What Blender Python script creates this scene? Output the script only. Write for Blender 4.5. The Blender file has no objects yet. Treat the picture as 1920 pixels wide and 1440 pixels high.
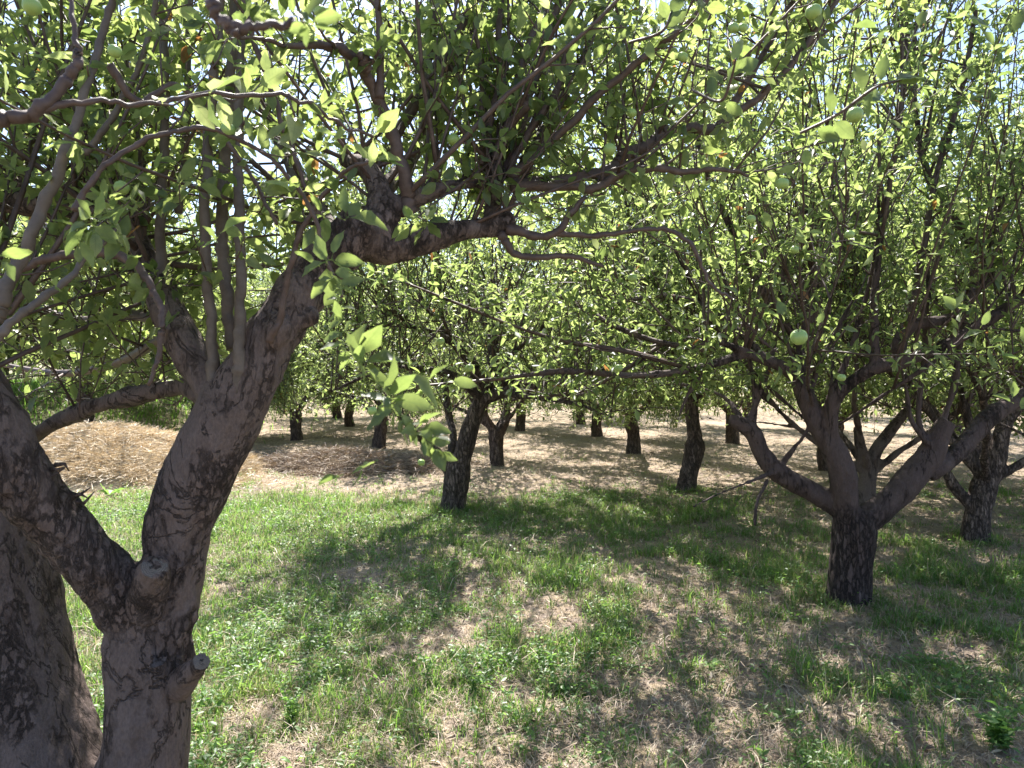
import bpy, math, random
import numpy as np
from mathutils import Vector, noise as mnoise

scene = bpy.context.scene
COL = scene.collection
R_ = math.radians
rng = np.random.default_rng(11)

# ------------------------------------------------------------------ camera
F_PX = 1400.0            # focal length in pixels of the 1920 px wide photograph
CAM_H = 1.60
V_H = 700.0              # row of the horizon
PITCH = math.atan((720.0 - V_H) / F_PX)      # camera tilted down by this much
cam_d = bpy.data.cameras.new('camera'); cam = bpy.data.objects.new('camera', cam_d); COL.objects.link(cam)
cam.location = (0, 0, CAM_H)
cam.rotation_euler = (R_(90) - PITCH, 0, 0)
cam_d.sensor_width = 36.0; cam_d.lens = 36.0 * F_PX / 1920.0
cam_d.clip_start = 0.05; cam_d.clip_end = 2000
cam_d.dof.use_dof = True; cam_d.dof.focus_distance = 4.0; cam_d.dof.aperture_fstop = 9.0
scene.camera = cam

# ------------------------------------------------------------------ light
SUN_EL, SUN_AZ = 55.0, -9.0      # degrees; azimuth measured from straight ahead, negative = left
world = bpy.data.worlds.new('World'); scene.world = world; world.use_nodes = True
wn = world.node_tree; wn.nodes.clear()
wo = wn.nodes.new('ShaderNodeOutputWorld'); wb = wn.nodes.new('ShaderNodeBackground')
sk = wn.nodes.new('ShaderNodeTexSky'); sk.sky_type = 'NISHITA'; sk.sun_disc = False
sk.sun_elevation = R_(SUN_EL); sk.sun_rotation = R_(SUN_AZ); sk.air_density = 1.0; sk.dust_density = 2.0; sk.altitude = 900
wb.inputs['Strength'].default_value = 0.10
wn.links.new(sk.outputs[0], wb.inputs['Color']); wn.links.new(wb.outputs[0], wo.inputs['Surface'])
sd = bpy.data.lights.new('sun', 'SUN'); sd.energy = 5.0; sd.angle = R_(0.53); sd.color = (1.0, 0.95, 0.88)
sun = bpy.data.objects.new('sun', sd); COL.objects.link(sun)
S_DIR = Vector((math.sin(R_(SUN_AZ)) * math.cos(R_(SUN_EL)), math.cos(R_(SUN_AZ)) * math.cos(R_(SUN_EL)), math.sin(R_(SUN_EL))))
sun.rotation_euler = S_DIR.to_track_quat('Z', 'Y').to_euler(); sun.location = S_DIR * 60
scene.view_settings.view_transform = 'Standard'; scene.view_settings.look = 'None'
scene.view_settings.exposure = 1.6; scene.view_settings.gamma = 1.0
cy = scene.cycles
cy.max_bounces = 7; cy.diffuse_bounces = 4; cy.glossy_bounces = 2; cy.transmission_bounces = 4; cy.transparent_max_bounces = 8
cy.sample_clamp_indirect = 6.0; cy.caustics_reflective = False; cy.caustics_refractive = False

# ------------------------------------------------------------------ helpers
_cp, _sp = math.cos(PITCH), math.sin(PITCH)
def P(u, v, d):
    """point seen at pixel (u, v) of the photograph, d metres in front of the camera"""
    a = (u - 960.0) / F_PX * d; b = (720.0 - v) / F_PX * d
    return np.array([a, d * _cp + b * _sp, CAM_H + b * _cp - d * _sp])
def ground_z(x, y):
    x = np.asarray(x, float); y = np.asarray(y, float)
    z = 0.025 * np.sin(x * 1.3 + 1.0) * np.cos(y * 1.1) + 0.015 * np.sin(x * 3.1 + y * 2.3)
    bank = np.clip((-x - 5.5 - 0.10 * y) / 5.0, 0, 1) * np.clip((y - 12.5) / 6.0, 0, 1)
    z = z + 1.15 * bank * bank * (3 - 2 * bank)
    far = np.clip((y - 34.0) / 60.0, 0, 3)
    return z + 0.0 * far
def G(u, v):
    """ground point seen at pixel (u, v) on flat ground"""
    d = CAM_H * F_PX / max(v - V_H, 1.0)
    x = (u - 960.0) / F_PX * d
    return np.array([x, d, float(ground_z(x, d))])
def hash2(ix, iy, s):
    h = np.sin(ix * 127.1 + iy * 311.7 + s * 74.7) * 43758.5453
    return h - np.floor(h)
def vnoise(x, y, s=0):
    ix = np.floor(x); iy = np.floor(y); fx = x - ix; fy = y - iy
    fx = fx * fx * (3 - 2 * fx); fy = fy * fy * (3 - 2 * fy)
    a = hash2(ix, iy, s); b = hash2(ix + 1, iy, s); c = hash2(ix, iy + 1, s); d = hash2(ix + 1, iy + 1, s)
    return (a * (1 - fx) + b * fx) * (1 - fy) + (c * (1 - fx) + d * fx) * fy
def fbm(x, y, s=0, o=4):
    t = 0; a = 0.5
    for i in range(o):
        t = t + a * vnoise(x * 2 ** i, y * 2 ** i, s + i * 7); a *= 0.5
    return t / (1 - 0.5 ** o)
def unit(v):
    v = np.asarray(v, float); return v / (np.linalg.norm(v, axis=-1, keepdims=True) + 1e-9)

def make_mesh(name, verts, faces, mat, smooth=True, attr=None):
    """faces: list of (n,k) index arrays"""
    me = bpy.data.meshes.new(name)
    verts = np.ascontiguousarray(verts, dtype=np.float32)
    me.vertices.add(len(verts)); me.vertices.foreach_set('co', verts.ravel())
    nl = sum(f.size for f in faces); nf = sum(len(f) for f in faces)
    me.loops.add(nl); me.polygons.add(nf)
    li = np.concatenate([f.ravel() for f in faces]).astype(np.int32)
    tot = np.concatenate([np.full(len(f), f.shape[1]) for f in faces]).astype(np.int32)
    st = np.concatenate([[0], np.cumsum(tot)[:-1]]).astype(np.int32)
    me.loops.foreach_set('vertex_index', li); me.polygons.foreach_set('loop_start', st)
    me.polygons.foreach_set('use_smooth', np.full(nf, smooth))
    me.update(calc_edges=True)
    if attr is not None:
        for k, a in attr.items():
            at = me.attributes.new(k, 'FLOAT', 'POINT'); at.data.foreach_set('value', np.ascontiguousarray(a, dtype=np.float32))
    me.materials.append(mat)
    return me
def link(name, me, parent=None, loc=None, **props):
    o = bpy.data.objects.new(name, me); COL.objects.link(o)
    if parent is not None: o.parent = parent
    if loc is not None: o.location = [float(c) for c in loc]
    for k, v in props.items(): o[k] = v
    return o

def catmull(pts, sub=5):
    """pts: (n,4) x y z r"""
    p = np.asarray(pts, float)
    if len(p) < 3: 
        t = np.linspace(0, 1, sub + 1)[:, None]; return p[0] * (1 - t) + p[-1] * t
    q = np.vstack([2 * p[0] - p[1], p, 2 * p[-1] - p[-2]]); out = []
    for i in range(1, len(q) - 2):
        t = np.linspace(0, 1, sub, endpoint=False)[:, None]
        a, b, c, d = q[i - 1], q[i], q[i + 1], q[i + 2]
        out.append(0.5 * (2 * b + (c - a) * t + (2 * a - 5 * b + 4 * c - d) * t ** 2 + (3 * b - a - 3 * c + d) * t ** 3))
    out.append(p[-1:]); r = np.vstack(out); r[:, 3] = np.maximum(r[:, 3], 0.0008)
    return r
def tubes(polys, sides):
    V, Q, T = [], [], []; off = 0
    ang = np.linspace(0, 2 * math.pi, sides, endpoint=False); ca, sa = np.cos(ang)[None, :, None], np.sin(ang)[None, :, None]
    for p in polys:
        n = len(p); c = p[:, :3]
        t = np.empty_like(c); t[1:-1] = c[2:] - c[:-2]; t[0] = c[1] - c[0]; t[-1] = c[-1] - c[-2]; t = unit(t)
        m = c[-1] - c[0]; ref = np.array([0.0, 0, 1]) if abs(m[2]) < 0.7 * np.linalg.norm(m) else np.array([1.0, 0.13, 0])
        a = unit(np.cross(t, ref)); b = np.cross(t, a)
        ring = c[:, None, :] + p[:, 3][:, None, None] * (a[:, None, :] * ca + b[:, None, :] * sa)
        V.append(ring.reshape(-1, 3)); V.append(c[:1]); V.append(c[-1:])
        i = np.arange(n - 1)[:, None] * sides; j = np.arange(sides)[None, :]; j2 = (j + 1) % sides
        Q.append((off + np.stack([i + j, i + j2, i + sides + j2, i + sides + j], -1)).reshape(-1, 4))
        jj = np.arange(sides); k2 = (jj + 1) % sides; e0 = off + n * sides; last = off + (n - 1) * sides
        T.append(np.stack([np.full(sides, e0), off + k2, off + jj], -1)); T.append(np.stack([np.full(sides, e0 + 1), last + jj, last + k2], -1))
        off += n * sides + 2
    return np.vstack(V), [np.vstack(Q), np.vstack(T)]

# ------------------------------------------------------------------ materials
def new_mat(name):
    m = bpy.data.materials.new(name); m.use_nodes = True; m.node_tree.nodes.clear()
    return m, m.node_tree.nodes, m.node_tree.links
def ramp(N, stops, interp='LINEAR'):
    r = N.new('ShaderNodeValToRGB'); e = r.color_ramp.elements; r.color_ramp.interpolation = interp
    while len(e) < len(stops): e.new(0.5)
    for i, (p, c) in enumerate(stops):
        e[i].position = p; e[i].color = (*c, 1) if len(c) == 3 else c
    return r
def noise_tex(N, L, vec, scale, detail=4, rough=0.55, dist=0.0):
    n = N.new('ShaderNodeTexNoise'); n.inputs['Scale'].default_value = scale; n.inputs['Detail'].default_value = detail
    n.inputs['Roughness'].default_value = rough; n.inputs['Distortion'].default_value = dist
    if vec is not None: L.new(vec, n.inputs['Vector'])
    return n
def mixrgb(N, L, fac, a, b, mode='MIX'):
    m = N.new('ShaderNodeMixRGB'); m.blend_type = mode
    for s, x in ((m.inputs[0], fac), (m.inputs[1], a), (m.inputs[2], b)):
        if hasattr(x, 'links') or hasattr(x, 'is_output'): L.new(x, s)
        elif isinstance(x, (int, float)): s.default_value = x
        else: s.default_value = (*x, 1)
    return m.outputs[0]

def bark_mat(name, dark, mid, light, scale=1.0, bump=0.6, rough=(0.44, 0.58), stretch=0.5, collar=None, blobs=()):
    m, N, L = new_mat(name)
    out = N.new('ShaderNodeOutputMaterial'); b = N.new('ShaderNodeBsdfPrincipled'); L.new(b.outputs[0], out.inputs[0])
    b.inputs['Roughness'].default_value = 0.8; b.inputs['Specular IOR Level'].default_value = 0.3
    tc = N.new('ShaderNodeTexCoord'); mp = N.new('ShaderNodeMapping'); L.new(tc.outputs['Object'], mp.inputs[0])
    mp.inputs['Scale'].default_value = (1, 1, stretch)
    vec = mp.outputs[0]
    big = noise_tex(N, L, vec, 4.5 * scale, 6, 0.62, 0.8)
    med = noise_tex(N, L, vec, 20 * scale, 10, 0.72, 0.5)
    fine = noise_tex(N, L, vec, 150 * scale, 5, 0.65)
    base = ramp(N, [(0.36, dark), (0.5, mid), (0.68, light)]); L.new(med.outputs[0], base.inputs[0])
    soft = mixrgb(N, L, 0.62, base.outputs[0], tuple(0.55 * a + 0.45 * c for a, c in zip(mid, light)))
    zone = ramp(N, [(rough[0], (0, 0, 0)), (rough[1], (1, 1, 1))]); L.new(big.outputs[0], zone.inputs[0])
    zo = zone.outputs[0]
    if collar:      # the old lower trunk is scaly all round
        sx = N.new('ShaderNodeSeparateXYZ'); L.new(tc.outputs['Object'], sx.inputs[0])
        ad = N.new('ShaderNodeMath'); ad.operation = 'MULTIPLY_ADD'; ad.inputs[1].default_value = 0.35; L.new(big.outputs[0], ad.inputs[0]); L.new(sx.outputs[2], ad.inputs[2])
        mr_ = N.new('ShaderNodeMapRange'); mr_.inputs[1].default_value = collar + 0.25; mr_.inputs[2].default_value = collar + 0.12; L.new(ad.outputs[0], mr_.inputs[0])
        mm = N.new('ShaderNodeMath'); mm.operation = 'MAXIMUM'; L.new(mr_.outputs[0], mm.inputs[0]); L.new(zo, mm.inputs[1]); zo = mm.outputs[0]
    for (c_, r_) in blobs:      # places where the bark is old and flaking
        vd = N.new('ShaderNodeVectorMath'); vd.operation = 'DISTANCE'; vd.inputs[1].default_value = [float(x) for x in c_]; L.new(tc.outputs['Object'], vd.inputs[0])
        ad = N.new('ShaderNodeMath'); ad.operation = 'MULTIPLY_ADD'; ad.inputs[1].default_value = 0.5; L.new(big.outputs[0], ad.inputs[0]); L.new(vd.outputs['Value'], ad.inputs[2])
        mr_ = N.new('ShaderNodeMapRange'); mr_.inputs[1].default_value = r_ + 0.27; mr_.inputs[2].default_value = r_ + 0.20; L.new(ad.outputs[0], mr_.inputs[0])
        mm = N.new('ShaderNodeMath'); mm.operation = 'MAXIMUM'; L.new(mr_.outputs[0], mm.inputs[0]); L.new(zo, mm.inputs[1]); zo = mm.outputs[0]
    c1 = mixrgb(N, L, zo, soft, base.outputs[0])
    wob = noise_tex(N, L, vec, 30 * scale, 6, 0.7)
    vm = N.new('ShaderNodeVectorMath'); vm.operation = 'MULTIPLY_ADD'; vm.inputs[1].default_value = (0.07 / scale,) * 3
    L.new(wob.outputs['Color'], vm.inputs[0]); L.new(vec, vm.inputs[2])
    # scales of flaking bark in the rough zones, each with its own tone
    vo = N.new('ShaderNodeTexVoronoi'); vo.inputs['Scale'].default_value = 36 * scale; L.new(vm.outputs[0], vo.inputs['Vector'])
    sep = N.new('ShaderNodeSeparateColor'); L.new(vo.outputs['Color'], sep.inputs[0])
    tone = ramp(N, [(0.0, (0.62, 0.61, 0.61)), (1.0, (1.32, 1.30, 1.28))]); L.new(sep.outputs[0], tone.inputs[0])
    c1b = mixrgb(N, L, zo, c1, mixrgb(N, L, 1.0, c1, tone.outputs[0], 'MULTIPLY'))
    ve = N.new('ShaderNodeTexVoronoi'); ve.feature = 'DISTANCE_TO_EDGE'; ve.inputs['Scale'].default_value = 36 * scale; L.new(vm.outputs[0], ve.inputs['Vector'])
    cr = ramp(N, [(0.0, (1, 1, 1)), (0.14, (0, 0, 0))]); L.new(ve.outputs['Distance'], cr.inputs[0])
    m1 = N.new('ShaderNodeMath'); m1.operation = 'MULTIPLY'; L.new(cr.outputs[0], m1.inputs[0]); L.new(zo, m1.inputs[1])
    # a few long crooked fissures: thin contour of a distorted noise
    fn = noise_tex(N, L, vec, 3.2 * scale, 7, 0.62, 1.2); ab = N.new('ShaderNodeMath'); ab.operation = 'SUBTRACT'; ab.inputs[1].default_value = 0.5; L.new(fn.outputs[0], ab.inputs[0])
    ab2 = N.new('ShaderNodeMath'); ab2.operation = 'ABSOLUTE'; L.new(ab.outputs[0], ab2.inputs[0])
    fs = ramp(N, [(0.0, (0.9, 0.9, 0.9)), (0.010, (0, 0, 0))]); L.new(ab2.outputs[0], fs.inputs[0])
    mx = N.new('ShaderNodeMath'); mx.operation = 'MAXIMUM'; L.new(m1.outputs[0], mx.inputs[0]); L.new(fs.outputs[0], mx.inputs[1])
    mh = N.new('ShaderNodeMath'); mh.operation = 'MULTIPLY'; mh.inputs[1].default_value = 0.75; L.new(mx.outputs[0], mh.inputs[0])
    c2 = mixrgb(N, L, mh.outputs[0], c1b, tuple(x * 0.35 for x in dark))
    fr = ramp(N, [(0.3, (0.72, 0.72, 0.72)), (0.7, (1.2, 1.2, 1.2))]); L.new(fine.outputs[0], fr.inputs[0])
    c3 = mixrgb(N, L, 1.0, c2, fr.outputs[0], 'MULTIPLY')
    lich = noise_tex(N, L, vec, 14 * scale, 8, 0.75, 0.3); lr = ramp(N, [(0.66, (0, 0, 0)), (0.74, (0.6, 0.6, 0.6))]); L.new(lich.outputs[0], lr.inputs[0])
    c4 = mixrgb(N, L, lr.outputs[0], c3, tuple(min(1, x * 1.25 + 0.02) for x in light))
    L.new(c4, b.inputs['Base Color'])
    h1 = N.new('ShaderNodeMath'); h1.operation = 'MULTIPLY_ADD'; h1.inputs[1].default_value = -0.8; L.new(mx.outputs[0], h1.inputs[0]); L.new(med.outputs[0], h1.inputs[2])
    h2 = N.new('ShaderNodeMath'); h2.operation = 'MULTIPLY_ADD'; h2.inputs[1].default_value = 0.35; L.new(fine.outputs[0], h2.inputs[0]); L.new(h1.outputs[0], h2.inputs[2])
    h3 = N.new('ShaderNodeMath'); h3.operation = 'MULTIPLY'; L.new(sep.outputs[1], h3.inputs[0]); L.new(zo, h3.inputs[1])
    h4 = N.new('ShaderNodeMath'); h4.operation = 'MULTIPLY_ADD'; h4.inputs[1].default_value = 0.6; L.new(h3.outputs[0], h4.inputs[0]); L.new(h2.outputs[0], h4.inputs[2])
    bp = N.new('ShaderNodeBump'); bp.inputs['Strength'].default_value = bump; bp.inputs['Distance'].default_value = 0.014 / scale
    L.new(h4.outputs[0], bp.inputs['Height']); L.new(bp.outputs[0], b.inputs['Normal'])
    return m
_FB = np.array([*P(150, 1660, 2.3)[:2], 0.0])
ROUGH = [(P(245, 1130, 2.22), 0.10), (P(170, 1045, 2.18), 0.09), (P(95, 960, 2.12), 0.09), (P(30, 880, 2.06), 0.08), (P(535, 600, 2.33), 0.07), (P(590, 520, 2.38), 0.07), (P(650, 450, 2.4), 0.08), (P(330, 1200, 2.25), 0.06), (P(930, 360, 2.64), 0.10)]
M_BARK = bark_mat('old_bark', (0.090, 0.063, 0.055), (0.135, 0.098, 0.088), (0.195, 0.150, 0.140), 1.0, 1.0, (0.50, 0.60), blobs=[(c - _FB, r) for c, r in ROUGH])
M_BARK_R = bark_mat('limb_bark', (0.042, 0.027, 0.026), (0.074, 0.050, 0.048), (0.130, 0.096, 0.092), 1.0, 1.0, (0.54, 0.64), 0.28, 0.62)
M_BARK_FAR = bark_mat('scaly_bark', (0.075, 0.053, 0.046), (0.150, 0.110, 0.097), (0.26, 0.20, 0.18), 0.9, 1.0, (0.30, 0.42), 0.28)
def simple_bark(name, c0, c1, sc=30):
    m, N, L = new_mat(name)
    out = N.new('ShaderNodeOutputMaterial'); b = N.new('ShaderNodeBsdfPrincipled'); L.new(b.outputs[0], out.inputs[0])
    b.inputs['Roughness'].default_value = 0.6
    tc = N.new('ShaderNodeTexCoord'); n = noise_tex(N, L, tc.outputs['Object'], sc, 5, 0.65)
    r = ramp(N, [(0.3, c0), (0.7, c1)]); L.new(n.outputs[0], r.inputs[0]); L.new(r.outputs[0], b.inputs['Base Color'])
    bp = N.new('ShaderNodeBump'); bp.inputs['Strength'].default_value = 0.4; bp.inputs['Distance'].default_value = 0.003
    L.new(n.outputs[0], bp.inputs['Height']); L.new(bp.outputs[0], b.inputs['Normal'])
    return m
M_TWIG = simple_bark('twig_bark', (0.050, 0.030, 0.026), (0.12, 0.08, 0.070))
M_SHOOT = simple_bark('shoot_bark', (0.065, 0.048, 0.038), (0.15, 0.118, 0.10), 18)
def cut_mat():
    m, N, L = new_mat('weathered_cut_wood'); out = N.new('ShaderNodeOutputMaterial'); b = N.new('ShaderNodeBsdfPrincipled'); L.new(b.outputs[0], out.inputs[0]); b.inputs['Roughness'].default_value = 0.9
    at = N.new('ShaderNodeAttribute'); at.attribute_name = 'rnd'; tc = N.new('ShaderNodeTexCoord'); n = noise_tex(N, L, tc.outputs['Object'], 60, 6, 0.7)
    ma = N.new('ShaderNodeMath'); ma.operation = 'MULTIPLY_ADD'; ma.inputs[1].default_value = 45.0; L.new(at.outputs['Fac'], ma.inputs[0])
    m2 = N.new('ShaderNodeMath'); m2.operation = 'MULTIPLY'; m2.inputs[1].default_value = 16.0; L.new(n.outputs[0], m2.inputs[0]); L.new(m2.outputs[0], ma.inputs[2])
    sn = N.new('ShaderNodeMath'); sn.operation = 'SINE'; L.new(ma.outputs[0], sn.inputs[0])
    r = ramp(N, [(0.0, (0.125, 0.10, 0.088)), (0.6, (0.155, 0.13, 0.115)), (1.0, (0.19, 0.16, 0.14))]); L.new(sn.outputs[0], r.inputs[0])
    k = ramp(N, [(0.36, (0.12, 0.12, 0.12)), (0.46, (1, 1, 1))]); L.new(n.outputs[0], k.inputs[0]); L.new(mixrgb(N, L, 1.0, r.outputs[0], k.outputs[0], 'MULTIPLY'), b.inputs['Base Color'])
    bp = N.new('ShaderNodeBump'); bp.inputs['Distance'].default_value = 0.004; L.new(n.outputs[0], bp.inputs['Height']); L.new(bp.outputs[0], b.inputs['Normal']); return m
M_CUT = cut_mat()

def leaf_mat(name, cols, trans, tw=0.5, rough=0.42, veins=False, spec=0.55):
    """cols: stops of the 'rnd' attribute -> reflectance; trans: same for the light coming through"""
    m, N, L = new_mat(name)
    out = N.new('ShaderNodeOutputMaterial'); b = N.new('ShaderNodeBsdfPrincipled'); t = N.new('ShaderNodeBsdfTranslucent')
    mix = N.new('ShaderNodeMixShader'); mix.inputs[0].default_value = tw
    at = N.new('ShaderNodeAttribute'); at.attribute_name = 'rnd'
    r1 = ramp(N, cols); r2 = ramp(N, trans); L.new(at.outputs['Fac'], r1.inputs[0]); L.new(at.outputs['Fac'], r2.inputs[0])
    o1, o2 = r1.outputs[0], r2.outputs[0]
    if veins:      # pale midrib and side veins of the blade
        aw = N.new('ShaderNodeAttribute'); aw.attribute_name = 'across'; al = N.new('ShaderNodeAttribute'); al.attribute_name = 'along'
        ab = N.new('ShaderNodeMath'); ab.operation = 'ABSOLUTE'; L.new(aw.outputs['Fac'], ab.inputs[0])
        mr = ramp(N, [(0.0, (1, 1, 1)), (0.09, (0, 0, 0))]); L.new(ab.outputs[0], mr.inputs[0])
        ph = N.new('ShaderNodeMath'); ph.operation = 'MULTIPLY_ADD'; ph.inputs[1].default_value = -0.16; L.new(ab.outputs[0], ph.inputs[0]); L.new(al.outputs['Fac'], ph.inputs[2])
        fq = N.new('ShaderNodeMath'); fq.operation = 'MULTIPLY'; fq.inputs[1].default_value = 75.0; L.new(ph.outputs[0], fq.inputs[0])
        sn = N.new('ShaderNodeMath'); sn.operation = 'SINE'; L.new(fq.outputs[0], sn.inputs[0])
        sr = ramp(N, [(0.75, (0, 0, 0)), (1.0, (0.5, 0.5, 0.5))]); L.new(sn.outputs[0], sr.inputs[0])
        mxv = N.new('ShaderNodeMath'); mxv.operation = 'MAXIMUM'; L.new(mr.outputs[0], mxv.inputs[0]); L.new(sr.outputs[0], mxv.inputs[1])
        o1 = mixrgb(N, L, mxv.outputs[0], o1, (0.16, 0.22, 0.09)); mv = N.new('ShaderNodeMath'); mv.operation = 'MULTIPLY'; mv.inputs[1].default_value = 0.55; L.new(mxv.outputs[0], mv.inputs[0])
        o2 = mixrgb(N, L, mv.outputs[0], o2, (0.16, 0.26, 0.05))
        tcn = N.new('ShaderNodeTexCoord'); nz = noise_tex(N, L, tcn.outputs['Object'], 45, 3); nr = ramp(N, [(0.3, (0.8, 0.8, 0.8)), (0.7, (1.2, 1.15, 1.1))]); L.new(nz.outputs[0], nr.inputs[0])
        o1 = mixrgb(N, L, 1.0, o1, nr.outputs[0], 'MULTIPLY'); o2 = mixrgb(N, L, 1.0, o2, nr.outputs[0], 'MULTIPLY')
    L.new(o1, b.inputs['Base Color']); L.new(o2, t.inputs[0])
    b.inputs['Roughness'].default_value = rough; b.inputs['Specular IOR Level'].default_value = 0.55
    L.new(b.outputs[0], mix.inputs[1]); L.new(t.outputs[0], mix.inputs[2]); L.new(mix.outputs[0], out.inputs[0])
    return m
_LC = [(0.0, (0.034, 0.056, 0.030)), (0.4, (0.060, 0.094, 0.044)), (0.8, (0.100, 0.145, 0.068)), (0.975, (0.14, 0.19, 0.09)), (0.985, (0.20, 0.085, 0.035)), (1.0, (0.28, 0.15, 0.06))]
_LT = [(0.0, (0.27, 0.38, 0.10)), (0.4, (0.45, 0.58, 0.16)), (0.8, (0.62, 0.74, 0.27)), (0.975, (0.72, 0.80, 0.34)), (0.985, (0.42, 0.18, 0.05)), (1.0, (0.5, 0.28, 0.1))]
M_LEAF = leaf_mat('apple_leaf', _LC, _LT, 0.47)
M_LEAF_NEAR = leaf_mat('apple_leaf_veined', _LC, _LT, 0.47, 0.4, True)
M_GRASS = leaf_mat('grass_blade',
    [(0.0, (0.030, 0.070, 0.018)), (0.45, (0.065, 0.135, 0.030)), (0.62, (0.13, 0.20, 0.055)), (0.7, (0.30, 0.26, 0.13)), (1.0, (0.50, 0.41, 0.27))],
    [(0.0, (0.17, 0.36, 0.05)), (0.45, (0.36, 0.62, 0.10)), (0.62, (0.52, 0.68, 0.18)), (0.7, (0.38, 0.32, 0.15)), (1.0, (0.55, 0.45, 0.28))], 0.4, 0.5)
M_WEED = leaf_mat('weed_leaf',
    [(0.0, (0.05, 0.10, 0.035)), (0.6, (0.09, 0.17, 0.05)), (1.0, (0.14, 0.24, 0.08))],
    [(0.0, (0.24, 0.48, 0.07)), (0.6, (0.36, 0.62, 0.12)), (1.0, (0.50, 0.72, 0.2))], 0.4, 0.45)
M_STRAW = leaf_mat('straw',
    [(0.0, (0.50, 0.39, 0.24)), (0.5, (0.68, 0.56, 0.39)), (1.0, (0.80, 0.71, 0.54))],
    [(0.0, (0.30, 0.20, 0.10)), (1.0, (0.6, 0.46, 0.28))], 0.22, 0.5)
M_LITTER = leaf_mat('dry_litter',
    [(0.0, (0.12, 0.08, 0.06)), (0.35, (0.25, 0.18, 0.13)), (0.7, (0.42, 0.33, 0.24)), (1.0, (0.56, 0.47, 0.36))],
    [(0.0, (0.15, 0.10, 0.06)), (1.0, (0.45, 0.36, 0.24))], 0.15, 0.6)
def apple_mat():
    m, N, L = new_mat('green_apple_skin')
    out = N.new('ShaderNodeOutputMaterial'); b = N.new('ShaderNodeBsdfPrincipled'); L.new(b.outputs[0], out.inputs[0])
    tc = N.new('ShaderNodeTexCoord'); n = noise_tex(N, L, tc.outputs['Object'], 30, 4)
    r = ramp(N, [(0.3, (0.22, 0.34, 0.09)), (0.7, (0.33, 0.45, 0.14))]); L.new(n.outputs[0], r.inputs[0])
    v = N.new('ShaderNodeTexVoronoi'); v.inputs['Scale'].default_value = 260; L.new(tc.outputs['Object'], v.inputs['Vector'])
    vr = ramp(N, [(0.10, (1, 1, 1)), (0.16, (0, 0, 0))]); L.new(v.outputs['Distance'], vr.inputs[0])
    L.new(mixrgb(N, L, vr.outputs[0], r.outputs[0], (0.5, 0.58, 0.3)), b.inputs['Base Color'])
    b.inputs['Roughness'].default_value = 0.35; b.inputs['Subsurface Weight'].default_value = 0.15; b.inputs['Subsurface Radius'].default_value = (0.01, 0.012, 0.004)
    return m
M_APPLE = apple_mat()
def ground_mat():
    m, N, L = new_mat('orchard_soil')
    out = N.new('ShaderNodeOutputMaterial'); b = N.new('ShaderNodeBsdfPrincipled'); L.new(b.outputs[0], out.inputs[0])
    b.inputs['Roughness'].default_value = 0.95; b.inputs['Specular IOR Level'].default_value = 0.15
    tc = N.new('ShaderNodeTexCoord'); vec = tc.outputs['Object']
    big = noise_tex(N, L, vec, 0.9, 6, 0.6, 0.5); med = noise_tex(N, L, vec, 7, 8, 0.7, 0.3); fine = noise_tex(N, L, vec, 60, 6, 0.75, 0.8)
    # stretched fibres of dead grass in two directions
    mp = N.new('ShaderNodeMapping'); mp.inputs['Scale'].default_value = (130, 16, 20); mp.inputs['Rotation'].default_value = (0, 0, 0.6); L.new(vec, mp.inputs[0])
    fib = noise_tex(N, L, mp.outputs[0], 1.0, 3, 0.6, 2.0)
    mp2 = N.new('ShaderNodeMapping'); mp2.inputs['Scale'].default_value = (18, 140, 20); mp2.inputs['Rotation'].default_value = (0, 0, 0.3); L.new(vec, mp2.inputs[0])
    fib2 = noise_tex(N, L, mp2.outputs[0], 1.0, 3, 0.6, 2.0)
    soil = ramp(N, [(0.30, (0.17, 0.125, 0.10)), (0.5, (0.33, 0.26, 0.22)), (0.7, (0.47, 0.39, 0.335))]); L.new(fine.outputs[0], soil.inputs[0])
    straw = ramp(N, [(0.35, (0.20, 0.145, 0.095)), (0.52, (0.38, 0.30, 0.20)), (0.66, (0.60, 0.50, 0.36))])
    av = N.new('ShaderNodeMath'); av.operation = 'MAXIMUM'; L.new(fib.outputs[0], av.inputs[0]); L.new(fib2.outputs[0], av.inputs[1]); L.new(av.outputs[0], straw.inputs[0])
    fm = ramp(N, [(0.42, (0, 0, 0)), (0.56, (1, 1, 1))]); L.new(med.outputs[0], fm.inputs[0])
    c1 = mixrgb(N, L, fm.outputs[0], soil.outputs[0], straw.outputs[0])
    at = N.new('ShaderNodeAttribute'); at.attribute_name = 'green'
    gcol = ramp(N, [(0.3, (0.05, 0.075, 0.022)), (0.6, (0.11, 0.15, 0.045)), (0.8, (0.25, 0.24, 0.12))]); L.new(fine.outputs[0], gcol.inputs[0])
    gm = N.new('ShaderNodeMath'); gm.operation = 'MULTIPLY'; gm.inputs[1].default_value = 0.75; gm.use_clamp = True; L.new(at.outputs['Fac'], gm.inputs[0])
    c2 = mixrgb(N, L, gm.outputs[0], c1, gcol.outputs[0])
    br = ramp(N, [(0.35, (0.82, 0.80, 0.80)), (0.65, (1.12, 1.10, 1.08))]); L.new(big.outputs[0], br.inputs[0])
    L.new(mixrgb(N, L, 1.0, c2, br.outputs[0], 'MULTIPLY'), b.inputs['Base Color'])
    ad = N.new('ShaderNodeMath'); ad.operation = 'ADD'; L.new(fine.outputs[0], ad.inputs[0]); L.new(av.outputs[0], ad.inputs[1])
    bp = N.new('ShaderNodeBump'); bp.inputs['Strength'].default_value = 0.8; bp.inputs['Distance'].default_value = 0.02; L.new(ad.outputs[0], bp.inputs['Height']); L.new(bp.outputs[0], b.inputs['Normal'])
    return m
M_GROUND = ground_mat()

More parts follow.
